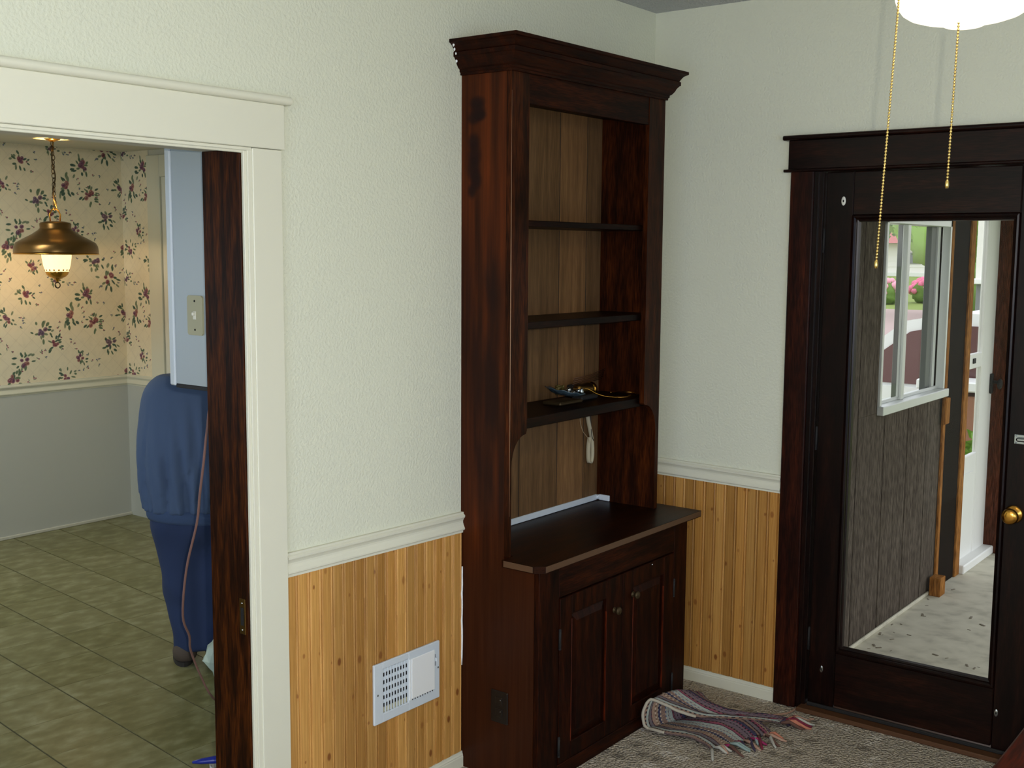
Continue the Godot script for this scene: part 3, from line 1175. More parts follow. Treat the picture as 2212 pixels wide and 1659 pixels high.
	put("front_rail", b, M.cab_h, h)
	# the two cupboard doors
	for k in 2:
		var x0: float = [-1.087, -0.699][k]
		var x1: float = [-0.702, -0.338][k]
		var pin: float = x0 + 0.069 if k == 0 else x0 + 0.069
		var pout: float = [-0.806, -0.412][k]
		var y0 := 0.054
		var y1 := 0.621
		var px0 := pin
		var px1 := pout
		b = mk()
		b.box(Vector3(x0, y0, zl - 0.016), Vector3(px0, y1, zl + 0.002), 0.002)
		b.box(Vector3(px1, y0, zl - 0.016), Vector3(x1, y1, zl + 0.002), 0.002)
		b.box(Vector3(px0, y0, zl - 0.016), Vector3(px1, 0.112, zl + 0.0018), 0.002)
		b.box(Vector3(px0, 0.556, zl - 0.016), Vector3(px1, y1, zl + 0.0018), 0.002)
		var dr := put("door", b, M.base_v, h)
		# raised panel with a wide bevel, its worn edges given a red highlight by colour
		b = mk()
		var pr := [Vector2(0.0, -0.009), Vector2(0.008, -0.008), Vector2(0.030, 0.0), Vector2(0.031, 0.001)]
		var rg := func(q: Vector2) -> Array:
			var z: float = zl + q.y
			return [Vector3(px0 + q.x, 0.112 + q.x, z), Vector3(px1 - q.x, 0.112 + q.x, z), Vector3(px1 - q.x, 0.556 - q.x, z), Vector3(px0 + q.x, 0.556 - q.x, z), Vector3(px0 + q.x, 0.112 + q.x, z)]
		sweep(b, pr, rg)
		var top: Array = rg.call(pr[3])
		b.quad(top[0], top[1], top[2], top[3])
		put("raised_panel", b, M.base_v, dr)
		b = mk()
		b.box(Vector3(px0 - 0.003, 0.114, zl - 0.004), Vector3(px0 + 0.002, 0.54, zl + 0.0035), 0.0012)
		put("worn_lit_edge", b, M.edge_red_lit, dr)
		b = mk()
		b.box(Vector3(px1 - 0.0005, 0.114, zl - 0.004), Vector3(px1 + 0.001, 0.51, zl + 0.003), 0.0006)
		put("worn_lit_edge", b, M.edge_red_lit, dr)
		b = mk()
		var kx: float = [-0.756, -0.633][k]
		var ky: float = [0.503, 0.531][k]
		b.lathe([Vector2(0, 0), Vector2(0.011, 0.0), Vector2(0.011, 0.002), Vector2(0.006, 0.004), Vector2(0.005, 0.010), Vector2(0.012, 0.014), Vector2(0.0145, 0.019), Vector2(0.012, 0.024), Vector2(0, 0.0255)], Transform3D(Basis(Vector3.RIGHT, PI / 2), Vector3(kx, ky, zl + 0.0015)), 20)
		put("knob", b, M.dark_brass, dr)
		for y in [0.485, 0.115]:
			b = mk()
			var hx: float = [-1.0885, -0.3365][k]
			b.tube([Vector3(hx, y - 0.03, zl + 0.003), Vector3(hx, y + 0.03, zl + 0.003)], 0.0045, 8)
			b.ball(Vector3(hx, y + 0.032, zl + 0.003), 0.005, 8)
			b.ball(Vector3(hx, y - 0.032, zl + 0.003), 0.005, 8)
			put("hinge", b, M.black_metal, dr)
	b = mk()
	b.ball(Vector3(-0.503, 0.612, zl + 0.003), 0.003, 8)
	put("nail_head", b, M.chrome, h)
	# dark outlet on the left side
	b = mk()
	b.box(Vector3(xl - 0.0055, 0.197, 0.135), Vector3(xl, 0.307, 0.206), 0.003)
	var pl := put("outlet_cover", b, M.black, h)
	for y in [0.272, 0.232]:
		b = mk()
		b.box(Vector3(xl - 0.0075, y - 0.014, 0.156), Vector3(xl - 0.005, y + 0.014, 0.185), 0.0012)
		put("receptacle", b, M.black, pl)
	for y in [0.278, 0.238]:
		b = mk()
		b.ball(Vector3(xl - 0.0076, y, 0.178), 0.0016, 8)
		put("screw", b, M.chrome, pl)


func build_shelf_things() -> void:
	var y := 1.207
	# tarnished socket: a brass barrel lying on its side with a round end towards the room
	var o := thing("light_socket", "tarnished brass lamp socket with a shiny round end lying on the lowest open shelf", "lamp part", Vector3(-0.52, y, 0.05))
	var m := Transform3D(Basis(Vector3.UP, 0.15) * Basis(Vector3.BACK, -PI / 2 - 0.1), Vector3(-0.60, y + 0.042, 0.05))
	var b := mk()
	b.lathe([Vector2(0, 0), Vector2(0.016, 0.0), Vector2(0.018, 0.006), Vector2(0.019, 0.05), Vector2(0.023, 0.06), Vector2(0.023, 0.085), Vector2(0.026, 0.09), Vector2(0.026, 0.1), Vector2(0.02, 0.104)], m, 22)
	put("barrel", b, M.old_brass, o)
	b = mk()
	b.lathe([Vector2(0.022, 0.102), Vector2(0.0285, 0.110), Vector2(0.029, 0.122), Vector2(0.024, 0.134), Vector2(0.012, 0.142), Vector2(0, 0.144)], m, 22)
	put("round_end", b, M.brass, o)
	b = mk()
	b.tube([m * Vector3(0, 0.0, 0.0), m * Vector3(0, -0.02, 0.0), m * Vector3(0.0, -0.035, 0.004)], [0.007, 0.006, 0.002], 8)
	put("wire_end", b, M.old_brass, o)
	b = mk()
	for i in 5:
		b.tube([Vector3(-0.56 + i * 0.012, y + 0.004, 0.0 - i * 0.006), Vector3(-0.545 + i * 0.012, y + 0.016, 0.01)], 0.003, 6)
	b.box(Vector3(-0.60, y + 0.0, 0.025), Vector3(-0.49, y + 0.016, 0.075), 0.005)
	put("bracket", b, M.black_metal, o)
	# thin copper strip that bends over the barrel and ends in a loop
	o = thing("wire_loop", "thin copper wire bent into a wide flat loop beside the brass socket", "wire", Vector3(-0.42, y, 0.12))
	b = mk()
	var pts := smooth_path([Vector3(-0.61, y + 0.047, 0.092), Vector3(-0.59, y + 0.043, 0.097), Vector3(-0.55, y + 0.024, 0.106), Vector3(-0.50, y + 0.010, 0.120), Vector3(-0.44, y + 0.0035, 0.142), Vector3(-0.37, y + 0.003, 0.154), Vector3(-0.318, y + 0.0035, 0.140), Vector3(-0.300, y + 0.006, 0.108), Vector3(-0.325, y + 0.009, 0.080), Vector3(-0.37, y + 0.012, 0.072), Vector3(-0.41, y + 0.014, 0.078)], 7)
	b.tube(pts, 0.0026, 8)
	put("wire", b, M.brass, o)
	# grey-blue scalloped dish
	o = thing("glass_dish", "blue-grey scalloped glass dish tipped at the left of the brass socket", "dish", Vector3(-0.70, y, 0.06))
	b = mk()
	var tip := Transform3D(Basis(Vector3.BACK, -0.16) * Basis(Vector3.RIGHT, 0.1), Vector3(-0.70, y + 0.030, 0.065))
	var dish := [Vector2(0, 0.0), Vector2(0.03, 0.0), Vector2(0.055, 0.006), Vector2(0.071, 0.015), Vector2(0.074, 0.018), Vector2(0.070, 0.0185), Vector2(0.058, 0.011), Vector2(0.03, 0.005), Vector2(0, 0.004)]
	b.place(tip)
	b.sg = 4
	var seg := 36
	for j in dish.size() - 1:
		for i in seg:
			var c := []
			for w in [[i, j], [i + 1, j], [i + 1, j + 1], [i, j + 1]]:
				var a: float = TAU * w[0] / seg
				var d: Vector2 = dish[w[1]]
				var r := d.x * (1.0 + 0.05 * sin(a * 9.0) * d.x / 0.088)
				c.append(Vector3(cos(a) * r, d.y + 0.003 * sin(a * 9.0) * d.x / 0.088, -sin(a) * r))
			b.quad(c[0], c[1], c[2], c[3])
	var dm := plain(srgb(58, 74, 82), 0.18)
	put("bowl", b, dm, o)
	b = mk()
	b.box(Vector3(-0.775, y, 0.02), Vector3(-0.63, y + 0.012, 0.10), 0.004)
	put("foot", b, M.dark_brass, o)
	b = mk()
	for i in 9:
		var a := i * 0.9
		b.ball(Vector3(-0.665 + cos(a) * 0.03, y + 0.034 + 0.006 * (i % 3), 0.085 + sin(a) * 0.022), 0.008 + 0.002 * (i % 2), 8)
	put("glass_drops", b, M.chrome, o, Vector3.ZERO, "stuff")
	b = mk()
	for q in [[-0.70, 0.058, 0.03, 0.3], [-0.685, 0.062, 0.02, 1.2], [-0.66, 0.06, 0.03, 2.0], [-0.715, 0.056, 0.045, 2.6]]:
		b.tube([Vector3(q[0], y + 0.034, q[2]), Vector3(q[0] + 0.01 * cos(q[3]), y + q[1] - 0.006, q[2]), Vector3(q[0] + 0.022 * cos(q[3]), y + q[1], q[2] + 0.01)], [0.007, 0.009, 0.003], 7)
	put("foil_scraps", b, plain(srgb(86, 74, 32), 0.45, 0.4), o, Vector3.ZERO, "stuff")
	# thin dry sticks behind
	o = thing("stick_bundle", "thin brown sticks fanned out behind the brass socket on the shelf", "sticks", Vector3(-0.40, y, -0.01))
	for i in 6:
		b = mk()
		b.tube([Vector3(-0.52, y + 0.03 + 0.008 * i, -0.03 + 0.003 * i), Vector3(-0.40, y + 0.044 + 0.006 * i, -0.035 + 0.003 * i), Vector3(-0.295, y + 0.05 + 0.008 * i, -0.038 + 0.003 * i)], [0.0022, 0.002, 0.0012], 5)
		put("stick", b, M.sill, o)
	b = mk()
	b.box(Vector3(-0.53, y, -0.045), Vector3(-0.46, y + 0.045, -0.012), 0.004)
	put("binding", b, M.black_metal, o)
	# white strap looped over the back of the shelf
	o = thing("white_strap", "pale loop of strap and thin string hanging below the lowest open shelf", "strap", Vector3(-0.385, 1.17, -0.045))
	b = mk()
	var sp := smooth_path([Vector3(-0.388, 1.171, -0.045), Vector3(-0.383, 1.12, -0.045), Vector3(-0.370, 1.075, -0.044), Vector3(-0.3545, 1.02, -0.042), Vector3(-0.352, 0.965, -0.04), Vector3(-0.358, 0.935, -0.04), Vector3(-0.370, 0.9295, -0.04), Vector3(-0.379, 0.945, -0.04), Vector3(-0.378, 0.99, -0.042), Vector3(-0.368, 1.03, -0.044)], 5)
	ribbon(b, sp, Vector3(0.5, 0, 1).normalized(), 0.0075, 0.0022)
	put("strap", b, plain(srgb(176, 166, 138), 0.7), o)
	b = mk()
	b.tube(smooth_path([Vector3(-0.372, 0.985, -0.04), Vector3(-0.378, 1.02, -0.04), Vector3(-0.395, 1.038, -0.04), Vector3(-0.418, 1.06, -0.042), Vector3(-0.43, 1.095, -0.046), Vector3(-0.428, 1.12, -0.05)], 5), 0.0011, 6)
	put("string", b, plain(srgb(170, 150, 120), 0.7), o)
	b = mk()
	b.tube(smooth_path([Vector3(-0.366, 1.171, -0.043), Vector3(-0.366, 1.10, -0.040), Vector3(-0.363, 1.04, -0.037), Vector3(-0.352, 1.015, -0.034)], 5), 0.0014, 6)
	put("dark_cord", b, M.black, o)


func ribbon(b: MB, pts: Array, wide: Vector3, half: float, th: float) -> void:
	var n := pts.size()
	var R := []
	for i in n:
		var t: Vector3 = ((pts[mini(i + 1, n - 1)] as Vector3) - (pts[maxi(i - 1, 0)] as Vector3)).normalized()
		var w := (wide - t * wide.dot(t)).normalized()
		var u := t.cross(w)
		var p: Vector3 = pts[i]
		R.append([p - w * half - u * th, p + w * half - u * th, p + w * half + u * th, p - w * half + u * th])
	b.sg = 2
	for i in n - 1:
		for k in 4:
			var k2 := (k + 1) % 4
			b.quad(R[i][k], R[i + 1][k], R[i + 1][k2], R[i][k2])
	b.sg = -1
	b.quad(R[0][0], R[0][1], R[0][2], R[0][3])
	b.quad(R[n - 1][3], R[n - 1][2], R[n - 1][1], R[n - 1][0])


func build_register() -> void:
	var o := thing("wall_register", "white metal air register set in the pine planks beside the hutch", "vent", Vector3(-1.483, 0.385, 0.0))
	var x0 := -1.637
	var x1 := -1.331
	var y0 := 0.288
	var y1 := 0.482
	var z := 0.0125
	var b := mk()
	# face plate: a rim round two openings
	var gx0 := -1.598
	var gx1 := -1.482
	var gy0 := 0.318
	var gy1 := 0.460
	b.box(Vector3(x0, y0, 0.0086), Vector3(gx0, y1, z + 0.006), 0.0025)
	b.box(Vector3(gx1, y0, 0.0086), Vector3(x1, y1, z + 0.006), 0.0025)
	b.box(Vector3(gx0 - 0.003, gy1, 0.0086), Vector3(gx1 + 0.003, y1, z + 0.0058), 0.0025)
	b.box(Vector3(gx0 - 0.003, y0, 0.0086), Vector3(gx1 + 0.003, gy0, z + 0.0058), 0.0025)
	put("face_plate", b, M.enamel, o)
	b = mk()
	b.box(Vector3(gx0 - 0.002, gy0 - 0.002, 0.0087), Vector3(gx1 + 0.002, gy1 + 0.002, 0.0092))
	put("duct_opening", b, M.void, o)
	for i in 10:
		b = mk()
		var x := lerpf(gx0, gx1, i / 9.0)
		b.box(Vector3(x - 0.0022, gy0, z), Vector3(x + 0.0022, gy1, z + 0.0042), 0.0006)
		put("fin", b, M.enamel, o)
	for i in 6:
		b = mk()
		var y := gy0 + 0.0115 + i * 0.0245
		b.box(Vector3(gx0, y - (0.0105 if i == 0 else 0.0058), z - 0.001), Vector3(gx1, y + 0.0058, z + 0.0006), 0.0004)
		put("slat", b, M.enamel if i else M.beige, o)
	# closed damper on the right half, with a toothed lower edge
	b = mk()
	b.box(Vector3(-1.469, 0.324, z + 0.004), Vector3(-1.358, 0.457, z + 0.0085), 0.0015)
	put("damper_plate", b, M.white, o)
	for i in 9:
		b = mk()
		b.box(Vector3(-1.466 + i * 0.012, 0.3195, z + 0.0062), Vector3(-1.462 + i * 0.012, 0.3235, z + 0.0068))
		put("notch", b, M.void, o)
	b = mk()
	b.box(Vector3(-1.4785, 0.322, z + 0.004), Vector3(-1.474, 0.458, z + 0.0085), 0.0012)
	put("divider", b, M.white, o)
	b = mk()
	b.box(Vector3(-1.3555, 0.402, z + 0.0055), Vector3(-1.3535, 0.441, z + 0.0066))
	put("lever_slot", b, M.void, o)
	b = mk()
	b.box(Vector3(-1.3558, 0.417, z + 0.006), Vector3(-1.3495, 0.430, z + 0.013), 0.001)
	put("lever", b, M.enamel, o)
	for q in [[-1.622, 0.383], [-1.340, 0.392]]:
		b = mk()
		b.lathe([Vector2(0, 0), Vector2(0.0036, 0), Vector2(0.003, 0.0012), Vector2(0, 0.0016)], Transform3D(Basis(Vector3.RIGHT, PI / 2), Vector3(q[0], q[1], z + 0.006)), 12)
		put("screw", b, M.alu_dark, o)


func build_fan() -> void:
	var c := Vector3(-1.96, 0, 1.785)
	var o := thing("ceiling_fan", "ceiling fan light with a glowing white glass bowl and two brass pull chains", "ceiling fan", Vector3(c.x, 2.70, c.z))
	var at := Transform3D(Basis.IDENTITY, Vector3(c.x, 2.1445, c.z))
	var b := mk()
	b.lathe([Vector2(0.0, 0.0), Vector2(0.018, 0.0006), Vector2(0.030, 0.003), Vector2(0.042, 0.0085), Vector2(0.055, 0.0125), Vector2(0.075, 0.0155), Vector2(0.092, 0.021), Vector2(0.104, 0.029), Vector2(0.112, 0.040), Vector2(0.117, 0.054), Vector2(0.119, 0.072), Vector2(0.117, 0.092), Vector2(0.110, 0.110), Vector2(0.097, 0.126), Vector2(0.080, 0.138), Vector2(0.066, 0.146), Vector2(0.060, 0.156)], at, 48)
	put("glass_bowl", b, M.globe, o)
	b = mk()
	b.lathe([Vector2(0.0, 0.150), Vector2(0.066, 0.150), Vector2(0.070, 0.155), Vector2(0.070, 0.178), Vector2(0.062, 0.186), Vector2(0.062, 0.23), Vector2(0.075, 0.24)], at, 32)
	put("light_fitter", b, M.brass, o)
	b = mk()
	b.lathe([Vector2(0.05, 0.238), Vector2(0.11, 0.242), Vector2(0.135, 0.262), Vector2(0.14, 0.30), Vector2(0.135, 0.355), Vector2(0.10, 0.385), Vector2(0.03, 0.395), Vector2(0.016, 0.40), Vector2(0.016, 0.50), Vector2(0.07, 0.515), Vector2(0.075, 0.5545), Vector2(0.0, 0.5545)], at, 36)
	put("motor_housing", b, M.trim_white, o)
	for i in 5:
		var t := Transform3D(Basis(Vector3.UP, TAU * i / 5.0 + 0.35) * Basis(Vector3.RIGHT, 0.2), Vector3(c.x, 2.42, c.z))
		b = mk()
		b.place(t)
		b.box(Vector3(0.11, -0.004, -0.02), Vector3(0.20, 0.004, 0.02), 0.002)
		b.box(Vector3(0.18, 0.002, -0.06), Vector3(0.60, 0.009, 0.06), 0.002)
		put("blade", b, M.trim_white, o)
	# pull chains of small brass beads
	for q in [[Vector3(c.x - 0.062, 2.335, c.z - 0.089), Vector3(-2.0915, 1.734, 1.695)], [Vector3(c.x - 0.02, 2.3, c.z + 0.005), Vector3(-2.0045, 1.874, 1.783)]]:
		var p0: Vector3 = q[0]
		var p1: Vector3 = q[1]
		var top := p0
		if q[1].y > 1.8:
			top = Vector3(-1.9925, 2.149, 1.7855)
		b = mk()
		var n := int(top.distance_to(p1) / 0.0056)
		for i in n:
			b.ball(top.lerp(p1, float(i) / n), 0.00245, 8)
		b.tube([top, p1], 0.0007, 5)
		b.lathe([Vector2(0, -0.008), Vector2(0.0022, -0.008), Vector2(0.0034, -0.003), Vector2(0.003, 0.004), Vector2(0.0012, 0.007), Vector2(0, 0.007)], Transform3D(Basis.IDENTITY, p1), 10)
		put("pull_chain", b, M.chain, o)
	var l := OmniLight3D.new()
	l.name = "bowl_light"
	l.position = Vector3(c.x, 2.225, c.z) - base_of[o]
	l.light_color = Color(1.0, 0.9, 0.74)
	l.light_energy = 0.3
	l.light_size = 0.06
	l.omni_range = 20.0
	l.omni_attenuation = 2.0
	l.shadow_enabled = true
	o.add_child(l)


func build_rug() -> void:
	var o := thing("woven_throw", "striped woven throw with fringe, folded over on the carpet by the hutch", "throw", Vector3(-0.40, 0, 0.52))
	# s runs from the lower end, back to the fold and over to the upper end; w runs across the stripes
	var nz := FastNoiseLite.new()
	nz.seed = 6
	nz.frequency = 1.1
	var U0 := [Vector3(-0.538, 0.112, 0.358), Vector3(-0.515, 0.085, 0.43), Vector3(-0.475, 0.058, 0.505), Vector3(-0.39, 0.042, 0.58), Vector3(-0.285, 0.030, 0.69), Vector3(-0.235, 0.020, 0.735)]
	var U1 := [Vector3(-0.33, 0.098, 0.45), Vector3(-0.318, 0.062, 0.515), Vector3(-0.285, 0.032, 0.59), Vector3(-0.235, 0.022, 0.66), Vector3(-0.185, 0.018, 0.715), Vector3(-0.155, 0.014, 0.745)]
	var L0 := [Vector3(-0.568, 0.012, 0.368), Vector3(-0.577, 0.010, 0.43), Vector3(-0.555, 0.010, 0.545), Vector3(-0.575, 0.009, 0.625)]
	var L1 := [Vector3(-0.335, 0.014, 0.455), Vector3(-0.31, 0.022, 0.56), Vector3(-0.295, 0.020, 0.65), Vector3(-0.315, 0.010, 0.738)]
	var at := func(a: Array, t: float) -> Vector3:
		var f := clampf(t, 0.0, 1.0) * (a.size() - 1)
		var i := mini(int(f), a.size() - 2)
		return (a[i] as Vector3).cubic_interpolate(a[i + 1], a[maxi(i - 1, 0)], a[mini(i + 2, a.size() - 1)], f - i)
	var P := func(s: float, w: float) -> Vector3:
		# lower layer 0..0.38, fold 0.38..0.56, upper layer 0.56..1
		var near := Vector3.ZERO
		if s < 0.38:
			var k := 1.0 - s / 0.38
			near = (at.call(L0, k) as Vector3).lerp(at.call(L1, k), w)
			near.y += 0.022 * sin(k * PI) * w + 0.010 * sin(k * PI) * (0.5 + 0.5 * sin(w * 9.0 + 1.0))
		elif s < 0.56:
			var k := (s - 0.38) / 0.18
			var a := PI * k
			var lo: Vector3 = (L0[0] as Vector3).lerp(L1[0], w)
			var hi: Vector3 = (U0[0] as Vector3).lerp(U1[0], w) + Vector3(0, 0.022 * sin(w * PI), 0)
			near = lo.lerp(hi, (1 - cos(a)) * 0.5) + Vector3(-0.030, 0, -0.012) * sin(a)
		else:
			var k := (s - 0.56) / 0.44
			near = (at.call(U0, k) as Vector3).lerp(at.call(U1, k), w)
			near.y += 0.022 * sin(w * PI) * (1.0 - k) + 0.014 * sin(k * PI) * sin(w * 10.0 + 0.6)
		var wr := nz.get_noise_2d(s * 5.0, w * 6.0) * 0.010
		return near + Vector3(wr * 0.6, absf(wr) * 0.7, wr * 0.5)
	var b := mk()
	var ns := 56
	var nw := 30
	b.sg = 1
	var th := 0.0035
	var G := []
	for i in ns + 1:
		var row := []
		for j in nw + 1:
			row.append(P.call(float(i) / ns, float(j) / nw))
		G.append(row)
	var N := []
	for i in ns + 1:
		var row := []
		for j in nw + 1:
			var ds: Vector3 = G[mini(i + 1, ns)][j] - G[maxi(i - 1, 0)][j]
			var dw: Vector3 = G[i][mini(j + 1, nw)] - G[i][maxi(j - 1, 0)]
			row.append(dw.cross(ds).normalized() * th)
		N.append(row)
	for i in ns:
		for j in nw:
			var q := [[i, j], [i, j + 1], [i + 1, j + 1], [i + 1, j]]
			var A := []
			var B := []
			var uv := []
			for c in q:
				A.append(G[c[0]][c[1]] + N[c[0]][c[1]])
				B.append(G[c[0]][c[1]] - N[c[0]][c[1]])
				uv.append(Vector2(float(c[1]) / nw, float(c[0]) / ns * 1.9))
			b.quad(A[0], A[1], A[2], A[3], uv[0], uv[1], uv[2], uv[3])
			b.quad(B[3], B[2], B[1], B[0], uv[3], uv[2], uv[1], uv[0])
			if j == 0:
				b.quad(A[3], B[3], B[0], A[0], uv[3], uv[3], uv[0], uv[0])
			if j == nw - 1:
				b.quad(A[1], B[1], B[2], A[2], uv[1], uv[1], uv[2], uv[2])
			if i == 0:
				b.quad(A[0], B[0], B[1], A[1], uv[0], uv[0], uv[1], uv[1])
			if i == ns - 1:
				b.quad(A[2], B[2], B[3], A[3], uv[2], uv[2], uv[3], uv[3])
	put("cloth", b, M.rug, o)
	# pale selvedge along the near edge
	b = mk()
	var edge := []
	for i in 61:
		edge.append((P.call(0.24 + 0.5 * i / 60.0, 0.0) as Vector3) + Vector3(0, 0.002, 0))
	b.tube(edge, 0.0055, 7)
	put("selvedge", b, plain(srgb(176, 168, 152), 0.95), o)
	var cols := [srgb(176, 140, 120), srgb(120, 30, 56), srgb(178, 176, 166), srgb(60, 50, 70), srgb(190, 120, 96), srgb(100, 70, 60), srgb(150, 40, 90), srgb(140, 160, 156)]
	var mats := []
	for c in cols:
		mats.append(plain(c, 0.95))
	var g := RandomNumberGenerator.new()
	g.seed = 15
	for e in 2:
		for i in 22:
			var w := (i + g.randf_range(0.1, 0.9)) / 22.0
			var p: Vector3 = P.call(0.0 if e == 0 else 1.0, w)
			var q: Vector3 = P.call(0.03 if e == 0 else 0.97, w)
			var d := (p - q)
			d.y = 0
			d = d.normalized().rotated(Vector3.UP, g.randf_range(-0.6, 0.6))
			var ln := g.randf_range(0.04, 0.10)
			b = mk()
			b.tube([p, p + d * ln * 0.35 + Vector3(0, 0.006, 0), Vector3(p.x, 0.006, p.z) + d * ln * 0.8, Vector3(p.x, 0.004, p.z) + d * ln], [0.006, 0.0065, 0.005, 0.003], 6)
			put("tassel", b, mats[g.randi() % mats.size()], o)
	# two long stray threads
	for q in [[Vector3(-0.17, 0.012, 0.66), Vector3(-0.10, 0.007, 0.70), Vector3(-0.03, 0.004, 0.705)], [Vector3(-0.20, 0.012, 0.72), Vector3(-0.13, 0.006, 0.76), Vector3(-0.08, 0.004, 0.80)]]:
		b = mk()
		b.tube(smooth_path(q, 5), 0.0035, 6)
		put("thread", b, mats[0], o)


func build_table() -> void:
	var o := thing("wooden_table", "red-brown wooden table whose top edge enters the bottom right corner", "table", Vector3(-1.7, 0, 2.3))
	var b := mk()
	b.box(Vector3(-2.55, 0.722, 1.858), Vector3(-0.95, 0.75, 2.75), 0.006)
	put("table_top", b, M.table, o)
	b = mk()
	b.box(Vector3(-2.47, 0.63, 1.93), Vector3(-1.03, 0.722, 1.95), 0.002)
	b.box(Vector3(-2.47, 0.63, 2.66), Vector3(-1.03, 0.722, 2.68), 0.002)
	b.box(Vector3(-2.47, 0.63, 1.95), Vector3(-2.45, 0.722, 2.66), 0.002)
	b.box(Vector3(-1.05, 0.63, 1.95), Vector3(-1.03, 0.722, 2.66), 0.002)
	put("apron", b, M.table, o)
	for x in [-2.46, -1.04]:
		for z in [1.94, 2.67]:
			b = mk()
			b.lathe([Vector2(0, 0), Vector2(0.018, 0.0), Vector2(0.022, 0.05), Vector2(0.028, 0.45), Vector2(0.03, 0.6), Vector2(0.03, 0.722), Vector2(0, 0.722)], Transform3D(Basis.IDENTITY, Vector3(x, 0, z)), 16)
			put("leg", b, M.table, o)

# ------------------------------------------------------------------ the kitchen
func build_kitchen() -> void:
	var x0 := -4.2
	var x1 := 0.311
	var z0 := -4.135
	var hc := 2.37
	slab("wall_kitchen_back", Vector3(x0 - 0.1, -0.1, z0 - 0.12), Vector3(x1 + 0.1, 2.6, z0), M.kitchen_wall)
	slab("wall_kitchen_right", Vector3(x1, -0.1, z0), Vector3(x1 + 0.12, 2.6, -0.155), M.kitchen_wall)
	var b := mk()
	b.box(Vector3(x0 - 0.12, -0.1, z0), Vector3(x0, 2.6, -3.6))
	b.box(Vector3(x0 - 0.12, -0.1, -2.0), Vector3(x0, 2.6, -0.155))
	b.box(Vector3(x0 - 0.12, -0.1, -3.6), Vector3(x0, 0.95, -2.0))
	b.box(Vector3(x0 - 0.12, 2.05, -3.6), Vector3(x0, 2.6, -2.0))
	put("wall_kitchen_left", b, M.kitchen_wall, self, Vector3.ZERO, "structure")
	slab("ceiling_kitchen", Vector3(x0, hc, z0), Vector3(x1, hc + 0.12, -0.155), M.kitchen_wall)
	var w := structure("window_3")
	b = mk()
	for q in [[-3.6, -3.55, 0.95, 2.05], [-2.05, -2.0, 0.95, 2.05], [-2.82, -2.78, 0.95, 2.05], [-3.6, -2.0, 0.95, 1.0], [-3.6, -2.0, 2.0, 2.05]]:
		b.box(Vector3(x0 - 0.1, q[2], q[0]), Vector3(x0 - 0.04, q[3], q[1]), 0.003)
	put("window_frame", b, M.trim_white, w)
	# wallpaper above the rail, painted panelling below it
	var pb := structure("trim_7")
	pb.set_meta("label", "floral wallpaper, chair rail and painted panelling of the kitchen")
	var sheet := func(b2: MB, p: Vector3, right: Vector3, wd: float, y0: float, y1: float, n: Vector3) -> void:
		var q := p + n * 0.0025
		var sc := 0.8
		b2.quad(q + Vector3(0, y0, 0), q + right * wd + Vector3(0, y0, 0), q + right * wd + Vector3(0, y1, 0), q + Vector3(0, y1, 0), Vector2(0, -y0 / sc), Vector2(wd / sc, -y0 / sc), Vector2(wd / sc, -y1 / sc), Vector2(0, -y1 / sc))
		b2.quad(p + Vector3(0, y0, 0), q + Vector3(0, y0, 0), q + Vector3(0, y1, 0), p + Vector3(0, y1, 0))
		b2.quad(q + right * wd + Vector3(0, y0, 0), p + right * wd + Vector3(0, y0, 0), p + right * wd + Vector3(0, y1, 0), q + right * wd + Vector3(0, y1, 0))
	b = mk()
	sheet.call(b, Vector3(x0, 0, z0), Vector3(1, 0, 0), x1 - x0, 0.93, hc, Vector3(0, 0, 1))
	sheet.call(b, Vector3(x1, 0, z0), Vector3(0, 0, 1), 0.295, 0.93, hc, Vector3(-1, 0, 0))
	put("wallpaper", b, M.paper, pb)
	b = mk()
	b.box(Vector3(x0, 0.0, z0), Vector3(x1, 0.874, z0 + 0.008))
	b.box(Vector3(x1, 0.0, z0), Vector3(x1 - 0.008, 0.874, -3.84))
	put("wainscot", b, plain(srgb(192, 194, 186), 0.45), pb)
	b = mk()
	b.ext(pv(RAIL), Transform3D(Basis.IDENTITY, Vector3(x0, 0.868, z0)) * Transform3D(along_x(0, 0, 0).basis, Vector3.ZERO), x1 - x0)
	b.ext(pv(RAIL), Transform3D(along_z(0, 0, 0).basis, Vector3(x1, 0.868, z0)), 0.295)
	put("chair_rail", b, M.trim, pb)
	b = mk()
	b.box(Vector3(x0, 0.0, z0 + 0.008), Vector3(x1 - 0.008, 0.02, z0 + 0.02), 0.003)
	put("floor_moulding", b, plain(srgb(206, 204, 190), 0.5), pb)
	var dr := structure("door_2")
	dr.set_meta("label", "cream casing and door at the far right of the kitchen")
	b = mk()
	b.box(Vector3(x1, 0, -3.84), Vector3(x1 - 0.02, 2.335, -3.71), 0.003)
	b.box(Vector3(x1, 0, -2.88), Vector3(x1 - 0.02, 2.335, -2.75), 0.003)
	b.box(Vector3(x1, 2.2, -3.709), Vector3(x1 - 0.02, 2.335, -2.881), 0.003)
	put("casing", b, M.trim, dr)
	b = mk()
	b.box(Vector3(x1, 0.01, -3.708), Vector3(x1 - 0.006, 2.199, -2.882), 0.001)
	put("door_panel", b, M.trim_white, dr)
	# vinyl tile floor laid a few degrees off square
	b = mk()
	b.box(Vector3(x0, -0.1, z0), Vector3(x1, -0.003, -0.03))
	var fl := put("floor_kitchen", b, M.grout, self, Vector3.ZERO, "structure")
	var d := Vector2(-0.105, 1.0).normalized()
	var e := Vector2(d.y, -d.x)
	var room := PackedVector2Array([Vector2(x0, z0), Vector2(x1, z0), Vector2(x1, -0.031), Vector2(x0, -0.031)])
	var s := 0.2985
	var org := Vector2(-1.993, -1.573)
	var gap := 0.0032
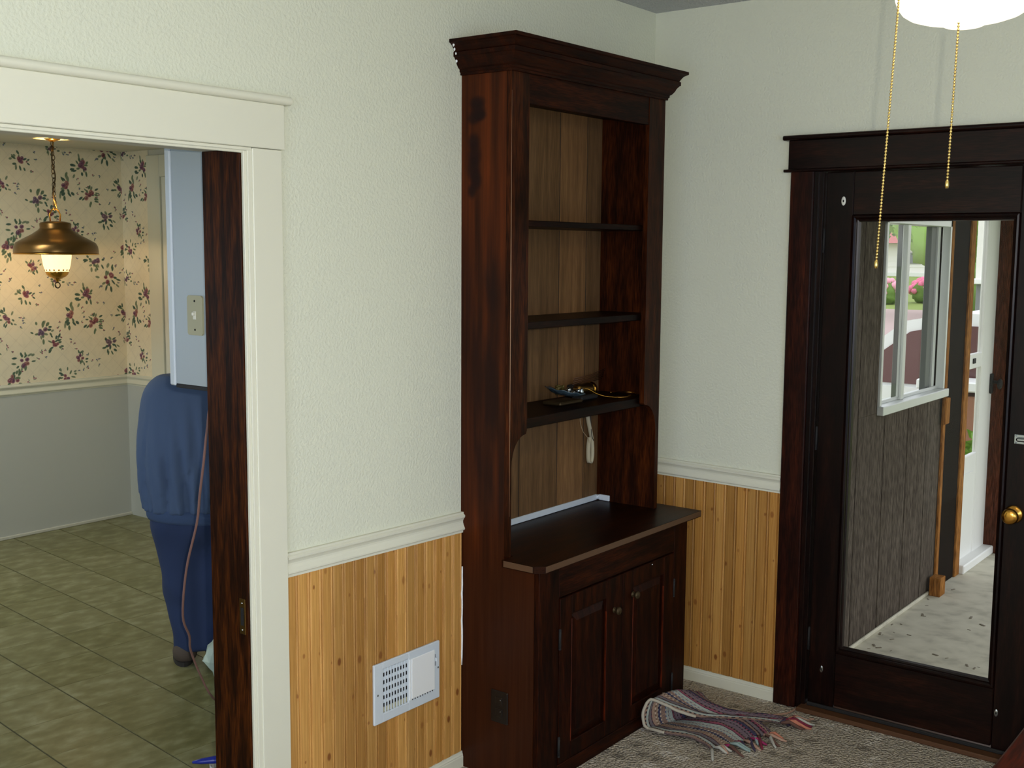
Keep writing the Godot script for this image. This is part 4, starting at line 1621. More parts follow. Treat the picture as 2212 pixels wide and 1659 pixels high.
	for i in range(-9, 10):
		for j in range(-11, 8):
			var o := org + e * (s * i) + d * (s * (j + 0.4))
			var quad := PackedVector2Array([o + e * gap + d * 0.001, o + e * (s - gap) + d * 0.001, o + e * (s - gap) + d * (s - 0.001), o + e * gap + d * (s - 0.001)])
			if (o.x < -3.3 and o.y < -1.0) or o.x < -3.5:
				continue
			var cut := Geometry2D.intersect_polygons(quad, room)
			if cut.is_empty():
				continue
			var pr := PackedVector2Array()
			var area := 0.0
			for q in cut[0]:
				pr.append(Vector2(q.x, -q.y))
			for k in pr.size():
				area += pr[k].cross(pr[(k + 1) % pr.size()])
			if absf(area) < 0.001:
				continue
			if area < 0:
				pr.reverse()
			b = mk()
			b.ext(pr, along_y(0, -0.004, 0), 0.004)
			put("tile", b, M.tiles[posmod(i * 7 + j * 3 + i * j, 3)], fl, Vector3(posmod(i * 5 + j, 4) * 0.37, 0, posmod(j * 3 + i, 5) * 0.29))


func build_kitchen_things() -> void:
	# brass pendant lamp
	var p := Vector3(-0.434, 2.37, -3.68)
	var o := thing("pendant_lamp", "brass pendant lamp with a wide bell shade and lit glass chimney before the floral wallpaper", "pendant lamp", p)
	var at := Transform3D(Basis.IDENTITY, Vector3(p.x, 0, p.z))
	var b := mk()
	b.lathe([Vector2(0, 2.352), Vector2(0.012, 2.353), Vector2(0.03, 2.362), Vector2(0.045, 2.3695), Vector2(0, 2.37)], at, 24)
	put("canopy", b, M.brass, o)
	b = mk()
	b.lathe([Vector2(0.222, 1.722), Vector2(0.229, 1.724), Vector2(0.230, 1.735), Vector2(0.226, 1.765), Vector2(0.215, 1.785), Vector2(0.18, 1.805), Vector2(0.13, 1.832), Vector2(0.095, 1.856), Vector2(0.084, 1.868), Vector2(0.086, 1.892), Vector2(0.080, 1.900), Vector2(0.05, 1.906), Vector2(0.026, 1.908), Vector2(0.026, 1.904), Vector2(0.078, 1.894), Vector2(0.080, 1.87), Vector2(0.09, 1.85), Vector2(0.128, 1.826), Vector2(0.178, 1.798), Vector2(0.21, 1.779), Vector2(0.221, 1.76), Vector2(0.222, 1.722)], at, 48)
	put("shade", b, M.lamp_shade, o)
	b = mk()
	b.lathe([Vector2(0.2215, 1.7185), Vector2(0.2312, 1.7185), Vector2(0.2312, 1.7245), Vector2(0.2215, 1.7245)], at, 48)
	put("rim", b, M.brass, o)
	b = mk()
	b.lathe([Vector2(0.058, 1.612), Vector2(0.064, 1.622), Vector2(0.074, 1.66), Vector2(0.080, 1.70), Vector2(0.082, 1.735), Vector2(0.076, 1.765), Vector2(0.055, 1.782), Vector2(0.04, 1.788)], at, 32)
	put("glass_chimney", b, M.chimney, o)
	b = mk()
	b.lathe([Vector2(0, 1.562), Vector2(0.008, 1.563), Vector2(0.011, 1.573), Vector2(0.02, 1.58), Vector2(0.046, 1.592), Vector2(0.06, 1.606), Vector2(0.064, 1.62), Vector2(0.061, 1.632), Vector2(0.056, 1.620)], at, 28)
	for i in 16:
		var a := TAU * i / 16.0
		b.ball(Vector3(p.x + cos(a) * 0.062, 1.631, p.z + sin(a) * 0.062), 0.0075, 6)
	put("cup", b, M.brass, o)
	b = mk()
	ring(b, Vector3(p.x, 1.543, p.z), 0.016, 0.0032, Basis(Vector3.RIGHT, PI / 2))
	put("finial_ring", b, M.dark_brass, o)
	b = mk()
	for k in 2:
		var s := -1.0 if k == 0 else 1.0
		b.tube([Vector3(p.x + s * 0.03, 1.906, p.z), Vector3(p.x + s * 0.034, 1.945, p.z), Vector3(p.x + s * 0.018, 1.972, p.z), Vector3(p.x, 1.98, p.z)], 0.004, 8)
	put("hanger", b, M.brass, o)
	b = mk()
	var y := 1.985
	var k := 0
	while y < 2.352:
		ring(b, Vector3(p.x + 0.002 * sin(k * 1.3), y, p.z), 0.011, 0.0022, Basis(Vector3.UP, 0.4 + (PI / 2 if k % 2 else 0.0)) * Basis(Vector3.RIGHT, PI / 2), 1.45)
		y += 0.0255
		k += 1
	b.tube(smooth_path([Vector3(p.x + 0.012, 1.98, p.z), Vector3(p.x - 0.01, 2.07, p.z + 0.006), Vector3(p.x + 0.011, 2.16, p.z), Vector3(p.x - 0.009, 2.25, p.z + 0.005), Vector3(p.x + 0.006, 2.355, p.z)], 6), 0.004, 7)
	put("chain", b, M.dark_brass, o)
	var l := OmniLight3D.new()
	l.name = "pendant_light"
	l.position = Vector3(p.x, 1.69, p.z) - base_of[o]
	l.light_color = Color(1.0, 0.78, 0.48)
	l.light_energy = 0.1
	l.light_size = 0.02
	l.omni_range = 12.0
	l.omni_attenuation = 2.0
	l.shadow_enabled = true
	o.add_child(l)
	var up := SpotLight3D.new()
	up.name = "pendant_uplight"
	up.position = Vector3(p.x, 1.915, p.z) - base_of[o]
	up.rotation.x = PI / 2
	up.light_color = Color(1.0, 0.82, 0.5)
	up.light_energy = 3.2
	up.spot_angle = 12.0
	up.spot_angle_attenuation = 0.6
	up.light_size = 0.02
	up.spot_range = 3.0
	up.shadow_enabled = true
	o.add_child(up)
	# added ceiling fixture, out of view, to brighten the kitchen
	o = thing("added_ceiling_light", "added flat white light on the kitchen ceiling, out of view", "ceiling light", Vector3(-1.6, 2.37, -3.3))
	b = mk()
	b.box(Vector3(-2.12, 2.325, -3.45), Vector3(-1.08, 2.369, -3.15), 0.008)
	var gm := plain(srgb(250, 250, 244), 0.4)
	gm.emission_enabled = true
	gm.emission = Color(1, 0.98, 0.9)
	gm.emission_energy_multiplier = 0.8
	put("added_diffuser", b, gm, o)
	daylight("added_panel_light", Vector3(-1.6, 2.318, -3.3), Vector3(0.0, -1, -0.001), Vector2(1.0, 0.28), 1.7, Color(1.0, 0.99, 0.93))  # added area light that lifts the kitchen, not daylight
	# white wall cabinet whose end shows beyond the jamb
	var px := -1.985
	o = thing("wall_cabinet", "white kitchen wall cabinet, its end panel showing past the dark jamb", "cabinet", Vector3(-1.6, 1.344, -0.32))
	b = mk()
	b.box(Vector3(px, 1.352, -0.46), Vector3(-1.2, 2.12, -0.16), 0.001)
	put("end_panel", b, M.panel, o)
	b = mk()
	b.box(Vector3(px - 0.004, 1.346, -0.484), Vector3(px + 0.03, 2.12, -0.461), 0.004)
	b.box(Vector3(px - 0.006, 1.346, -0.470), Vector3(px + 0.004, 2.12, -0.456), 0.003)
	b.box(Vector3(px + 0.031, 1.346, -0.484), Vector3(-1.2, 1.40, -0.461), 0.003)
	b.box(Vector3(px + 0.031, 2.07, -0.484), Vector3(-1.2, 2.12, -0.461), 0.003)
	put("face_frame", b, M.enamel, o)
	b = mk()
	b.box(Vector3(px, 1.340, -0.458), Vector3(-1.2, 1.3515, -0.16), 0.001)
	put("bottom_board", b, M.door, o)
	b = mk()
	b.box(Vector3(px + 0.032, 1.402, -0.502), Vector3(-1.6, 2.068, -0.485), 0.004)
	b.box(Vector3(-1.597, 1.402, -0.502), Vector3(-1.205, 2.068, -0.485), 0.004)
	put("door", b, M.enamel, o)
	b = mk()
	b.box(Vector3(px - 0.002, 2.121, -0.49), Vector3(-1.2, 2.37, -0.157), 0.001)
	put("soffit", b, M.kitchen_wall, o)
	# switch plate
	o = thing("light_switch", "beige light switch plate on the white end panel of the kitchen cabinet", "switch", Vector3(px, 1.56, -0.353))
	b = mk()
	var sp := PackedVector2Array()
	for q in [[-0.035, -0.052], [-0.029, -0.058], [0.029, -0.058], [0.035, -0.052], [0.035, 0.052], [0.029, 0.058], [-0.029, 0.058], [-0.035, 0.052]]:
		sp.append(Vector2(q[0], q[1]))
	var face := Transform3D(Basis(Vector3(0, 0, 1), Vector3(0, 1, 0), Vector3(-1, 0, 0)), Vector3(px, 1.56, -0.353))
	b.ext(sp, face, 0.006)
	put("plate", b, M.beige, o)
	b = mk()
	b.box(Vector3(px - 0.0075, 1.548, -0.360), Vector3(px - 0.006, 1.572, -0.346), 0.0005)
	b.box(Vector3(px - 0.016, 1.559, -0.357), Vector3(px - 0.006, 1.570, -0.349), 0.002)
	put("toggle", b, M.trim_white, o)
	for y2 in [1.602, 1.518]:
		b = mk()
		b.lathe([Vector2(0, 0), Vector2(0.0035, 0), Vector2(0.003, 0.001), Vector2(0, 0.0012)], Transform3D(Basis(Vector3.BACK, PI / 2), Vector3(px - 0.006, y2, -0.353)), 10)
		put("screw", b, M.black_metal, o)
	# cord hanging from under the cabinet down to the floor
	o = thing("power_cord", "thin pinkish cord hanging from below the white cabinet down to the tile floor", "cord", Vector3(-1.6, 0, -0.8))
	b = mk()
	b.tube(smooth_path([Vector3(-1.80, 1.342, -0.44), Vector3(-1.822, 1.288, -0.5), Vector3(-1.80, 1.17, -0.56), Vector3(-1.785, 1.064, -0.6), Vector3(-1.765, 0.95, -0.65), Vector3(-1.742, 0.842, -0.70), Vector3(-1.715, 0.66, -0.80), Vector3(-1.662, 0.461, -0.90), Vector3(-1.60, 0.36, -0.95), Vector3(-1.559, 0.283, -1.0), Vector3(-1.48, 0.15, -1.05), Vector3(-1.42, 0.05, -1.07), Vector3(-1.365, 0.006, -1.085), Vector3(-1.30, 0.005, -1.02)], 6), 0.0042, 8)
	put("cord", b, M.cord_pink, o)
	# crumpled pale bag on the floor
	o = thing("plastic_bag", "crumpled pale plastic bag on the tile floor beside the jamb", "bag", Vector3(-1.095, 0, -1.235))
	b = mk()
	var nz := FastNoiseLite.new()
	nz.seed = 19
	nz.frequency = 1.4
	b.sg = -1
	var rows := 16
	var segs := 26
	var pt := func(i: int, j: int) -> Vector3:
		var t := -PI / 2 + PI * j / rows
		var a := TAU * (i % segs) / segs
		var dd := Vector3(cos(t) * cos(a), sin(t), cos(t) * sin(a))
		var r := 1.0 + 0.22 * nz.get_noise_3d(dd.x, dd.y, dd.z) - 0.16 * absf(nz.get_noise_3d(dd.x * 3.0, dd.y * 3.0, dd.z * 3.0 + 5.0))
		var q := Vector3(dd.x * 0.20, dd.y * 0.13, dd.z * 0.15) * r + Vector3(-1.095, 0.105, -1.235)
		q.y = maxf(q.y, 0.001)
		return q
	for i in segs:
		for j in rows:
			b.quad(pt.call(i, j), pt.call(i, j + 1), pt.call(i + 1, j + 1), pt.call(i + 1, j))
	put("bag", b, M.bag, o)
	# paint pot with a blue-handled brush across it
	var c := Vector3(-1.828, 0, -0.4365)
	o = thing("paint_pot", "white plastic paint pot on the kitchen floor at the bottom edge of the opening", "paint pot", c)
	b = mk()
	b.lathe([Vector2(0, 0), Vector2(0.058, 0), Vector2(0.060, 0.004), Vector2(0.066, 0.100), Vector2(0.069, 0.102), Vector2(0.069, 0.111), Vector2(0.066, 0.113), Vector2(0.063, 0.102), Vector2(0.057, 0.01), Vector2(0, 0.01)], Transform3D(Basis.IDENTITY, c), 32)
	put("pot", b, M.white, o)
	b = mk()
	b.lathe([Vector2(0, 0.085), Vector2(0.0615, 0.085)], Transform3D(Basis.IDENTITY, c), 32)
	put("paint", b, M.trim, o)
	b = mk()
	for q in [[0.6, 0.098, 0.03], [0.8, 0.085, 0.04], [0.35, 0.075, 0.025]]:
		b.tube([Vector3(c.x + cos(2.4 + q[0]) * 0.067, q[1], c.z + sin(2.4 + q[0]) * 0.067), Vector3(c.x + cos(2.5 + q[0]) * 0.0655, q[1] - q[2], c.z + sin(2.5 + q[0]) * 0.0655)], [0.003, 0.0015], 6)
	put("drips", b, M.pants, o, Vector3.ZERO, "stuff")
	o = thing("paintbrush", "blue-handled paintbrush lying across the white paint pot", "brush", Vector3(c.x, 0.113, c.z))
	b = mk()
	var bl := Vector3(-0.81, 0.0, -0.586)
	var bd := Transform3D(Basis(Vector3.UP, bl, Vector3.UP.cross(bl)), Vector3(c.x, 0.1265, c.z) + bl * 0.005)
	b.lathe([Vector2(0, 0.118), Vector2(0.005, 0.116), Vector2(0.0105, 0.09), Vector2(0.0145, 0.05), Vector2(0.015, 0.01), Vector2(0.016, -0.005), Vector2(0, -0.005)].duplicate(), bd * Transform3D(Basis.from_scale(Vector3(0.8, 1, 1)), Vector3.ZERO), 16)
	put("handle", b, M.blue, o)
	b = mk()
	b.place(bd)
	b.box(Vector3(-0.008, -0.035, -0.018), Vector3(0.008, -0.004, 0.018), 0.002)
	put("ferrule", b, M.chrome, o)
	b = mk()
	b.place(bd)
	b.box(Vector3(-0.007, -0.08, -0.017), Vector3(0.007, -0.035, 0.017), 0.003)
	put("bristles", b, M.black, o)


func ring(b: MB, c: Vector3, r: float, t: float, turn: Basis, long := 1.0) -> void:
	# a torus lying in the XZ plane of turn, stretched along its local Z
	var n := 16
	var m := 6
	var old := b.sg
	b.sg = 9
	var P := func(i: int, j: int) -> Vector3:
		var a := TAU * i / n
		var e := TAU * j / m
		return c + turn * Vector3(cos(a) * (r + t * cos(e)), t * sin(e), sin(a) * (r * long + t * cos(e)))
	for i in n:
		for j in m:
			b.quad(P.call(i, j), P.call(i, j + 1), P.call(i + 1, j + 1), P.call(i + 1, j))
	b.sg = old

# ------------------------------------------------------------------ porch
func pane(parent: Node3D, p: Vector3, q: Vector3) -> void:
	var b := mk()
	b.box(p, q)
	put("pane", b, M.glass, parent)


func build_porch() -> void:
	var fy := -0.05
	var zp := 0.56
	slab("floor_porch", Vector3(0.15, -0.45, 0.44), Vector3(3.5, fy, 2.9), M.concrete)
	slab("ceiling_porch", Vector3(0.15, 2.5, 0.40), Vector3(3.6, 2.6, 3.0), M.grey_plank)
	# side wall of grooved grey planks with a sliding window
	var wall := structure("wall_porch")
	var wx0 := 1.125
	var wx1 := 2.085
	var wy0 := 1.02
	var wy1 := 1.93
	var b := mk()
	b.box(Vector3(0.15, fy, zp - 0.09), Vector3(wx0, 2.5, zp - 0.012))
	b.box(Vector3(wx1, fy, zp - 0.09), Vector3(2.13, 2.5, zp - 0.012))
	b.box(Vector3(wx0, fy, zp - 0.09), Vector3(wx1, wy0, zp - 0.012))
	b.box(Vector3(wx0, wy1, zp - 0.09), Vector3(wx1, 2.5, zp - 0.012))
	put("framing", b, M.post, wall)
	var xs := [0.15, 0.56, 0.889, 1.235, 1.565, 1.86, 2.13]
	for i in 6:
		var a: float = xs[i] + 0.0055
		var c: float = xs[i + 1] - 0.0055
		var parts := [[a, c, fy, 2.5]]
		if c > wx0 and a < wx1:
			parts = [[a, c, fy, wy0], [a, c, wy1, 2.5]]
			if a < wx0:
				parts.append([a, wx0, wy0, wy1])
			if c > wx1:
				parts.append([wx1, c, wy0, wy1])
		b = mk()
		for q in parts:
			# every plank has two shallow saw lines in it
			var w: float = q[1] - q[0]
			if w > 0.25:
				b.box(Vector3(q[0], q[2], zp - 0.012), Vector3(q[0] + w * 0.12, q[3], zp), 0.0015)
				b.box(Vector3(q[0] + w * 0.12 + 0.002, q[2], zp - 0.012), Vector3(q[1], q[3], zp), 0.0015)
			else:
				b.box(Vector3(q[0], q[2], zp - 0.012), Vector3(q[1], q[3], zp), 0.0015)
		put("plank", b, M.grey_plank, wall, Vector3(0.17 * i, 0.23 * i, 0.1))
	# strip of daylight-bleached sill along the floor
	b = mk()
	b.box(Vector3(0.2, fy, zp), Vector3(2.0, fy + 0.018, zp + 0.014), 0.004)
	put("base_strip", b, M.concrete, wall)
	# sliding aluminium window in that wall
	var w := structure("window_4")
	b = mk()
	b.box(Vector3(wx0, wy0 + 0.03, zp - 0.085), Vector3(wx0 + 0.022, wy1, zp + 0.012), 0.002)
	b.box(Vector3(wx1 - 0.022, wy0 + 0.03, zp - 0.03), Vector3(wx1, wy1, zp + 0.012), 0.002)
	b.box(Vector3(wx0, wy1 - 0.035, zp - 0.085), Vector3(wx1, wy1, zp + 0.012), 0.002)
	put("window_frame", b, M.alu, w)
	b = mk()
	b.box(Vector3(wx0, wy0 - 0.012, zp - 0.085), Vector3(wx1 + 0.02, wy0 + 0.03, zp + 0.03), 0.003)
	b.box(Vector3(wx0, wy0 + 0.03, zp - 0.03), Vector3(wx1, wy0 + 0.045, zp - 0.02), 0.001)
	put("sill", b, M.alu, w)
	b = mk()
	b.box(Vector3(1.455, wy0 + 0.03, zp - 0.03), Vector3(1.495, wy1 - 0.035, zp - 0.004), 0.002)
	b.box(Vector3(wx0 + 0.022, wy0 + 0.03, zp - 0.03), Vector3(wx0 + 0.034, wy1 - 0.035, zp - 0.004), 0.002)
	put("sash", b, M.alu, w)
	b = mk()
	b.box(Vector3(1.50, wy0 + 0.03, zp - 0.07), Vector3(1.57, wy1 - 0.035, zp - 0.035), 0.002)
	b.box(Vector3(1.92, wy0 + 0.03, zp - 0.07), Vector3(1.995, wy1 - 0.035, zp - 0.04), 0.002)
	put("sash", b, M.alu_dark, w)  # darker sash stile: its shade is put into the metal colour
	b = mk()
	b.box(Vector3(2.0, wy0 + 0.03, zp - 0.05), Vector3(2.035, wy1 - 0.035, zp - 0.03), 0.002)
	put("track", b, M.alu, w)
	pane(w, Vector3(wx0 + 0.034, wy0 + 0.04, zp - 0.019), Vector3(1.455, wy1 - 0.036, zp - 0.015))
	pane(w, Vector3(1.57, wy0 + 0.04, zp - 0.057), Vector3(1.92, wy1 - 0.036, zp - 0.053))
	# raw wood edge strip, dark corner post and stud
	b = mk()
	b.box(Vector3(2.089, fy, zp + 0.001), Vector3(2.128, 2.5, zp + 0.014), 0.002)
	b.box(Vector3(2.055, 0.86, zp + 0.0145), Vector3(2.128, 1.0, zp + 0.034), 0.003)
	var t8 := put("trim_8", b, M.raw, self, Vector3.ZERO, "structure")
	t8.set_meta("label", "raw wood strip at the right edge of the grey plank wall")
	b = mk()
	b.box(Vector3(2.132, fy, zp - 0.09), Vector3(2.415, 2.5, zp + 0.01), 0.004)
	put("trim_9", b, M.post, self, Vector3.ZERO, "structure").set_meta("label", "dark corner post between the porch window and the storm door")
	b = mk()
	b.box(Vector3(2.417, fy, zp - 0.04), Vector3(2.495, 2.5, zp + 0.02), 0.003)
	put("trim_10", b, M.raw, self, Vector3.ZERO, "structure").set_meta("label", "raw wood stud beside the white storm door")
	var blk := mk()
	blk.box(Vector3(1.975, fy, zp + 0.016), Vector3(2.06, 0.05, zp + 0.075), 0.003)
	var wb := put("wood_block", blk, M.raw, self, Vector3(2.06, fy, zp + 0.05))
	tag(wb, "small raw wood block on the porch floor by the dark corner post", "block")
	# white storm door standing a little open
	var dz := 0.515
	var sd := structure("door_3")
	sd.set_meta("label", "white storm door with glass above a solid panel at the end of the porch")
	b = mk()
	b.box(Vector3(2.86, fy + 0.03, dz), Vector3(3.098, 2.3, dz + 0.03), 0.004)
	put("stile", b, M.white, sd)
	b = mk()
	b.box(Vector3(2.28, fy + 0.03, dz), Vector3(2.40, 2.3, dz + 0.03), 0.004)
	put("stile", b, M.white, sd)
	for q in [[1.105, 1.19], [2.2, 2.3]]:
		b = mk()
		b.box(Vector3(2.40, q[0], dz), Vector3(2.86, q[1], dz + 0.028), 0.004)
		put("rail", b, M.white, sd)
	b = mk()
	b.box(Vector3(2.40, fy + 0.03, dz), Vector3(2.86, 0.60, dz + 0.026), 0.004)
	b.box(Vector3(2.48, 0.14, dz + 0.026), Vector3(2.80, 0.50, dz + 0.032), 0.004)
	put("kick_panel", b, M.white, sd)
	b = mk()
	b.box(Vector3(2.50, fy, dz - 0.02), Vector3(3.098, fy + 0.05, dz + 0.09), 0.006)
	put("threshold", b, M.white, sd)
	pane(sd, Vector3(2.40, 1.19, dz + 0.012), Vector3(2.86, 2.2, dz + 0.016))
	pane(sd, Vector3(2.40, 0.60, dz + 0.012), Vector3(2.86, 1.105, dz + 0.016))
	b = mk()
	b.box(Vector3(3.04, 0.93, dz + 0.03), Vector3(3.08, 1.05, dz + 0.045), 0.005)
	b.tube([Vector3(3.06, 1.0, dz + 0.04), Vector3(3.06, 1.0, dz + 0.075)], 0.010, 10)
	b.ball(Vector3(3.06, 0.99, dz + 0.085), 0.022, 14, Vector3(1, 1.5, 0.7))
	put("handle", b, M.black_metal, sd)
	b = mk()
	b.box(Vector3(2.68, 1.135, dz + 0.028), Vector3(2.73, 1.165, dz + 0.034), 0.002)
	put("latch", b, M.black_metal, sd)
	b = mk()
	b.box(Vector3(3.10, fy, 0.46), Vector3(3.26, 2.5, 0.68), 0.005)
	put("trim_11", b, M.post_red, self, Vector3.ZERO, "structure").set_meta("label", "red-brown porch post right of the storm door")
	b = mk()
	b.box(Vector3(3.4, -0.45, 2.75), Vector3(3.5, 2.5, 2.9), 0.005)
	put("trim_12", b, M.post_red, self, Vector3.ZERO, "structure")
	# scraps of dry leaf on the concrete
	var g := RandomNumberGenerator.new()
	g.seed = 3
	var litter := MultiMesh.new()
	litter.transform_format = MultiMesh.TRANSFORM_3D
	b = mk()
	b.box(Vector3(-0.012, 0, -0.004), Vector3(0.012, 0.0025, 0.004), 0.0008)
	litter.mesh = b.to_mesh(Vector3.ZERO)
	litter.instance_count = 34
	for i in 34:
		var near := g.randf() < 0.5
		var x := g.randf_range(0.75, 2.2)
		var z := g.randf_range(0.58, 0.72) if near else g.randf_range(0.6, 1.5)
		litter.set_instance_transform(i, Transform3D(Basis(Vector3.UP, g.randf() * TAU).scaled(Vector3.ONE * g.randf_range(0.4, 1.5)), Vector3(x, fy, z)))
	var lm := MultiMeshInstance3D.new()
	lm.name = "leaf_litter"
	lm.multimesh = litter
	lm.material_override = plain(srgb(128, 120, 104), 0.9)
	lm.set_meta("kind", "stuff")
	add_child(lm)
	tag(lm, "scattered dry leaf scraps on the pale porch floor", "litter")

# ------------------------------------------------------------------ outdoors
func lump(b: MB, c: Vector3, r: Vector3, seed_: int, rough: float) -> void:
	var nz := FastNoiseLite.new()
	nz.seed = seed_
	nz.frequency = 1.6
	var rows := 12
	var segs := 18
	var old := b.sg
	b.sg = 6
	var P := func(i: int, j: int) -> Vector3:
		var t := -PI / 2 + PI * j / rows
		var a := TAU * (i % segs) / segs
		var d := Vector3(cos(t) * cos(a), sin(t), cos(t) * sin(a))
		var k := 1.0 + rough * nz.get_noise_3d(d.x * 1.5, d.y * 1.5, d.z * 1.5)
		return c + d * r * k
	for i in segs:
		for j in rows:
			b.quad(P.call(i, j), P.call(i, j + 1), P.call(i + 1, j + 1), P.call(i + 1, j))
	b.sg = old


func leaves(called: String, parent: Node3D, c: Vector3, r: Vector3, count: int, size: float, mat: Material, g: RandomNumberGenerator) -> void:
	var mm := MultiMesh.new()
	mm.transform_format = MultiMesh.TRANSFORM_3D
	var b := mk()
	b.tri(Vector3(-0.5, 0, 0), Vector3(0, 0.05, 0.28), Vector3(0.5, 0, 0))
	b.tri(Vector3(-0.5, 0, 0), Vector3(0.5, 0, 0), Vector3(0, 0.05, -0.28))
	b.tri(Vector3(-0.5, -0.02, 0), Vector3(0.5, -0.02, 0), Vector3(0, 0.03, 0.28))
	b.tri(Vector3(-0.5, -0.02, 0), Vector3(0, 0.03, -0.28), Vector3(0.5, -0.02, 0))
	mm.mesh = b.to_mesh(Vector3.ZERO)
	mm.instance_count = count
	for i in count:
		var d := Vector3(g.randfn(), g.randfn(), g.randfn()).normalized()
		var p := c + d * r * g.randf_range(0.75, 1.12)
		mm.set_instance_transform(i, Transform3D(Basis.from_euler(Vector3(g.randf() * TAU, g.randf() * TAU, g.randf() * TAU)).scaled(Vector3.ONE * size * g.randf_range(0.6, 1.3)), p - (base_of[parent] as Vector3)))
	var o := MultiMeshInstance3D.new()
	o.name = called
	o.multimesh = mm
	o.material_override = mat
	o.set_meta("kind", "stuff")
	parent.add_child(o, true)


func build_outside() -> void:
	var g := RandomNumberGenerator.new()
	g.seed = 44
	# lawn: flat by the house, rising across the street
	var b := mk()
	var prof := pv([-12, -1.5, 130, -1.5, 130, 0.4, 66, 0.38, 42, -0.1, 12, -0.45, -12, -0.45])
	b.ext(prof, Transform3D(Basis.IDENTITY, Vector3(0, 0, -60)), 110.0)
	put("ground", b, M.lawn, self, Vector3.ZERO, "structure")
	b = mk()
	b.ext(pv([15.0, -0.44, 36.0, -0.19, 36.0, -0.145, 15.0, -0.39]), Transform3D(Basis.IDENTITY, Vector3(0, 0, -60)), 110.0)
	put("road", b, M.road, self, Vector3.ZERO, "structure")
	slab("driveway", Vector3(3.6, -0.5, -4.5), Vector3(12.0, -0.43, 0.4), plain(srgb(206, 202, 192), 0.9))
	# house across the street
	var o := thing("far_house", "white sided house with a faded red roof across the street", "house", Vector3(72, 0.4, -24))
	b = mk()
	for i in 11:
		b.box(Vector3(70.0 - 0.02 * (i % 2), 0.4 + i * 0.19, -31.5), Vector3(76, 0.4 + (i + 1) * 0.19, -14.8))
	put("siding", b, M.siding, o)
	b = mk()
	b.ext(pv([69.2, 2.5, 77, 2.5, 73.2, 4.2]), Transform3D(Basis.IDENTITY, Vector3(0, 0, -32)), 17.6)
	put("roof", b, M.roof, o)
	b = mk()
	b.box(Vector3(69.6, 0.35, -32), Vector3(70.1, 0.62, -14.5))
	put("foundation_band", b, M.white, o)
	for z in [-28.6, -25.5, -22.5]:
		b = mk()
		b.box(Vector3(69.9, 1.2, z), Vector3(70.05, 1.9, z + 0.9))
		put("window", b, M.siding_grey, o)
	# neighbouring house seen through the storm door
	o = thing("neighbour_house", "white lap-sided house above a grey wall beyond the storm door", "house", Vector3(15, -0.45, -0.5))
	b = mk()
	for i in 13:
		b.place(Transform3D(Basis(Vector3.BACK, 0.06), Vector3(14.0, 1.40 + i * 0.16, 0)))
		b.box(Vector3(0, 0, -2.62), Vector3(3.0, 0.16, 2.5))
	put("siding", b, M.siding, o)
	b = mk()
	b.box(Vector3(13.85, 1.32, -2.68), Vector3(17, 1.40, 2.5), 0.01)
	put("ledge", b, M.white, o)
	b = mk()
	b.box(Vector3(14.05, -0.45, -2.62), Vector3(17, 1.32, 2.5), 0.01)
	put("lower_wall", b, M.siding_grey, o)
	b = mk()
	b.ext(pv([13.5, 3.45, 17.5, 3.45, 15.5, 4.6]), Transform3D(Basis.IDENTITY, Vector3(0, 0, -3)), 5.8)
	put("roof", b, M.roof, o)
	# parked white car
	o = thing("car", "white car with an arched roof parked outside the porch window", "car", Vector3(6.3, -0.43, -0.55))
	var cx0 := 5.75
	var cs := 1.13
	b = mk()
	# side outline, x = along the car (+z), y up
	var body := PackedVector2Array()
	for q in [[-1.9, 0.18], [1.9, 0.18], [2.02, 0.4], [2.0, 0.68], [1.85, 0.86], [1.35, 0.93], [-1.25, 0.93], [-1.95, 0.84], [-2.1, 0.66], [-2.1, 0.35]]:
		body.append(Vector2(q[0], q[1]))
	# the car lies along z; profile x -> z, extruded along x
	var cm := Transform3D(Basis(Vector3(0, 0, 1), Vector3(0, cs, 0), Vector3(1, 0, 0)), Vector3(cx0, -0.43, -0.05))
	b.ext(body, cm, 1.62)
	put("body", b, M.car, o)
	b = mk()
	var cab := PackedVector2Array()
	for q in [[-1.30, 0.92], [1.25, 0.92], [0.95, 1.30], [0.70, 1.44], [0.25, 1.50], [-0.45, 1.50], [-0.85, 1.43], [-1.1, 1.26]]:
		cab.append(Vector2(q[0], q[1]))
	b.ext(cab, cm * Transform3D(Basis.IDENTITY, Vector3(0, 0, 0.06)), 1.5, true)
	put("cabin", b, M.car, o)
	for q in [[-1.16, -0.12, 0.0], [-0.06, 1.02, 1.0]]:
		b = mk()
		var gl := PackedVector2Array()
		if q[2] < 0.5:
			for w in [[-1.18, 0.95], [-0.10, 0.95], [-0.10, 1.41], [-0.50, 1.41], [-0.80, 1.35], [-1.02, 1.20]]:
				gl.append(Vector2(w[0], w[1]))
		else:
			for w in [[-0.03, 0.95], [1.08, 0.95], [0.86, 1.24], [0.62, 1.37], [0.2, 1.41], [-0.03, 1.41]]:
				gl.append(Vector2(w[0], w[1]))
		b.ext(gl, cm * Transform3D(Basis.IDENTITY, Vector3(0, 0, 0.045)), 0.03)
		put("side_window", b, M.car_glass if q[2] < 0.5 else M.car_glass_grey, o)
	for z in [-1.35, 1.3]:
		for x in [cx0 - 0.01, cx0 + 1.43]:
			b = mk()
			b.lathe([Vector2(0, 0), Vector2(0.24, 0.0), Vector2(0.30, 0.02), Vector2(0.31, 0.08), Vector2(0.30, 0.18), Vector2(0.24, 0.2), Vector2(0, 0.2)], Transform3D(Basis(Vector3.BACK, -PI / 2), Vector3(x, -0.13, -0.05 + z)), 24)
			put("wheel", b, M.tyre, o)
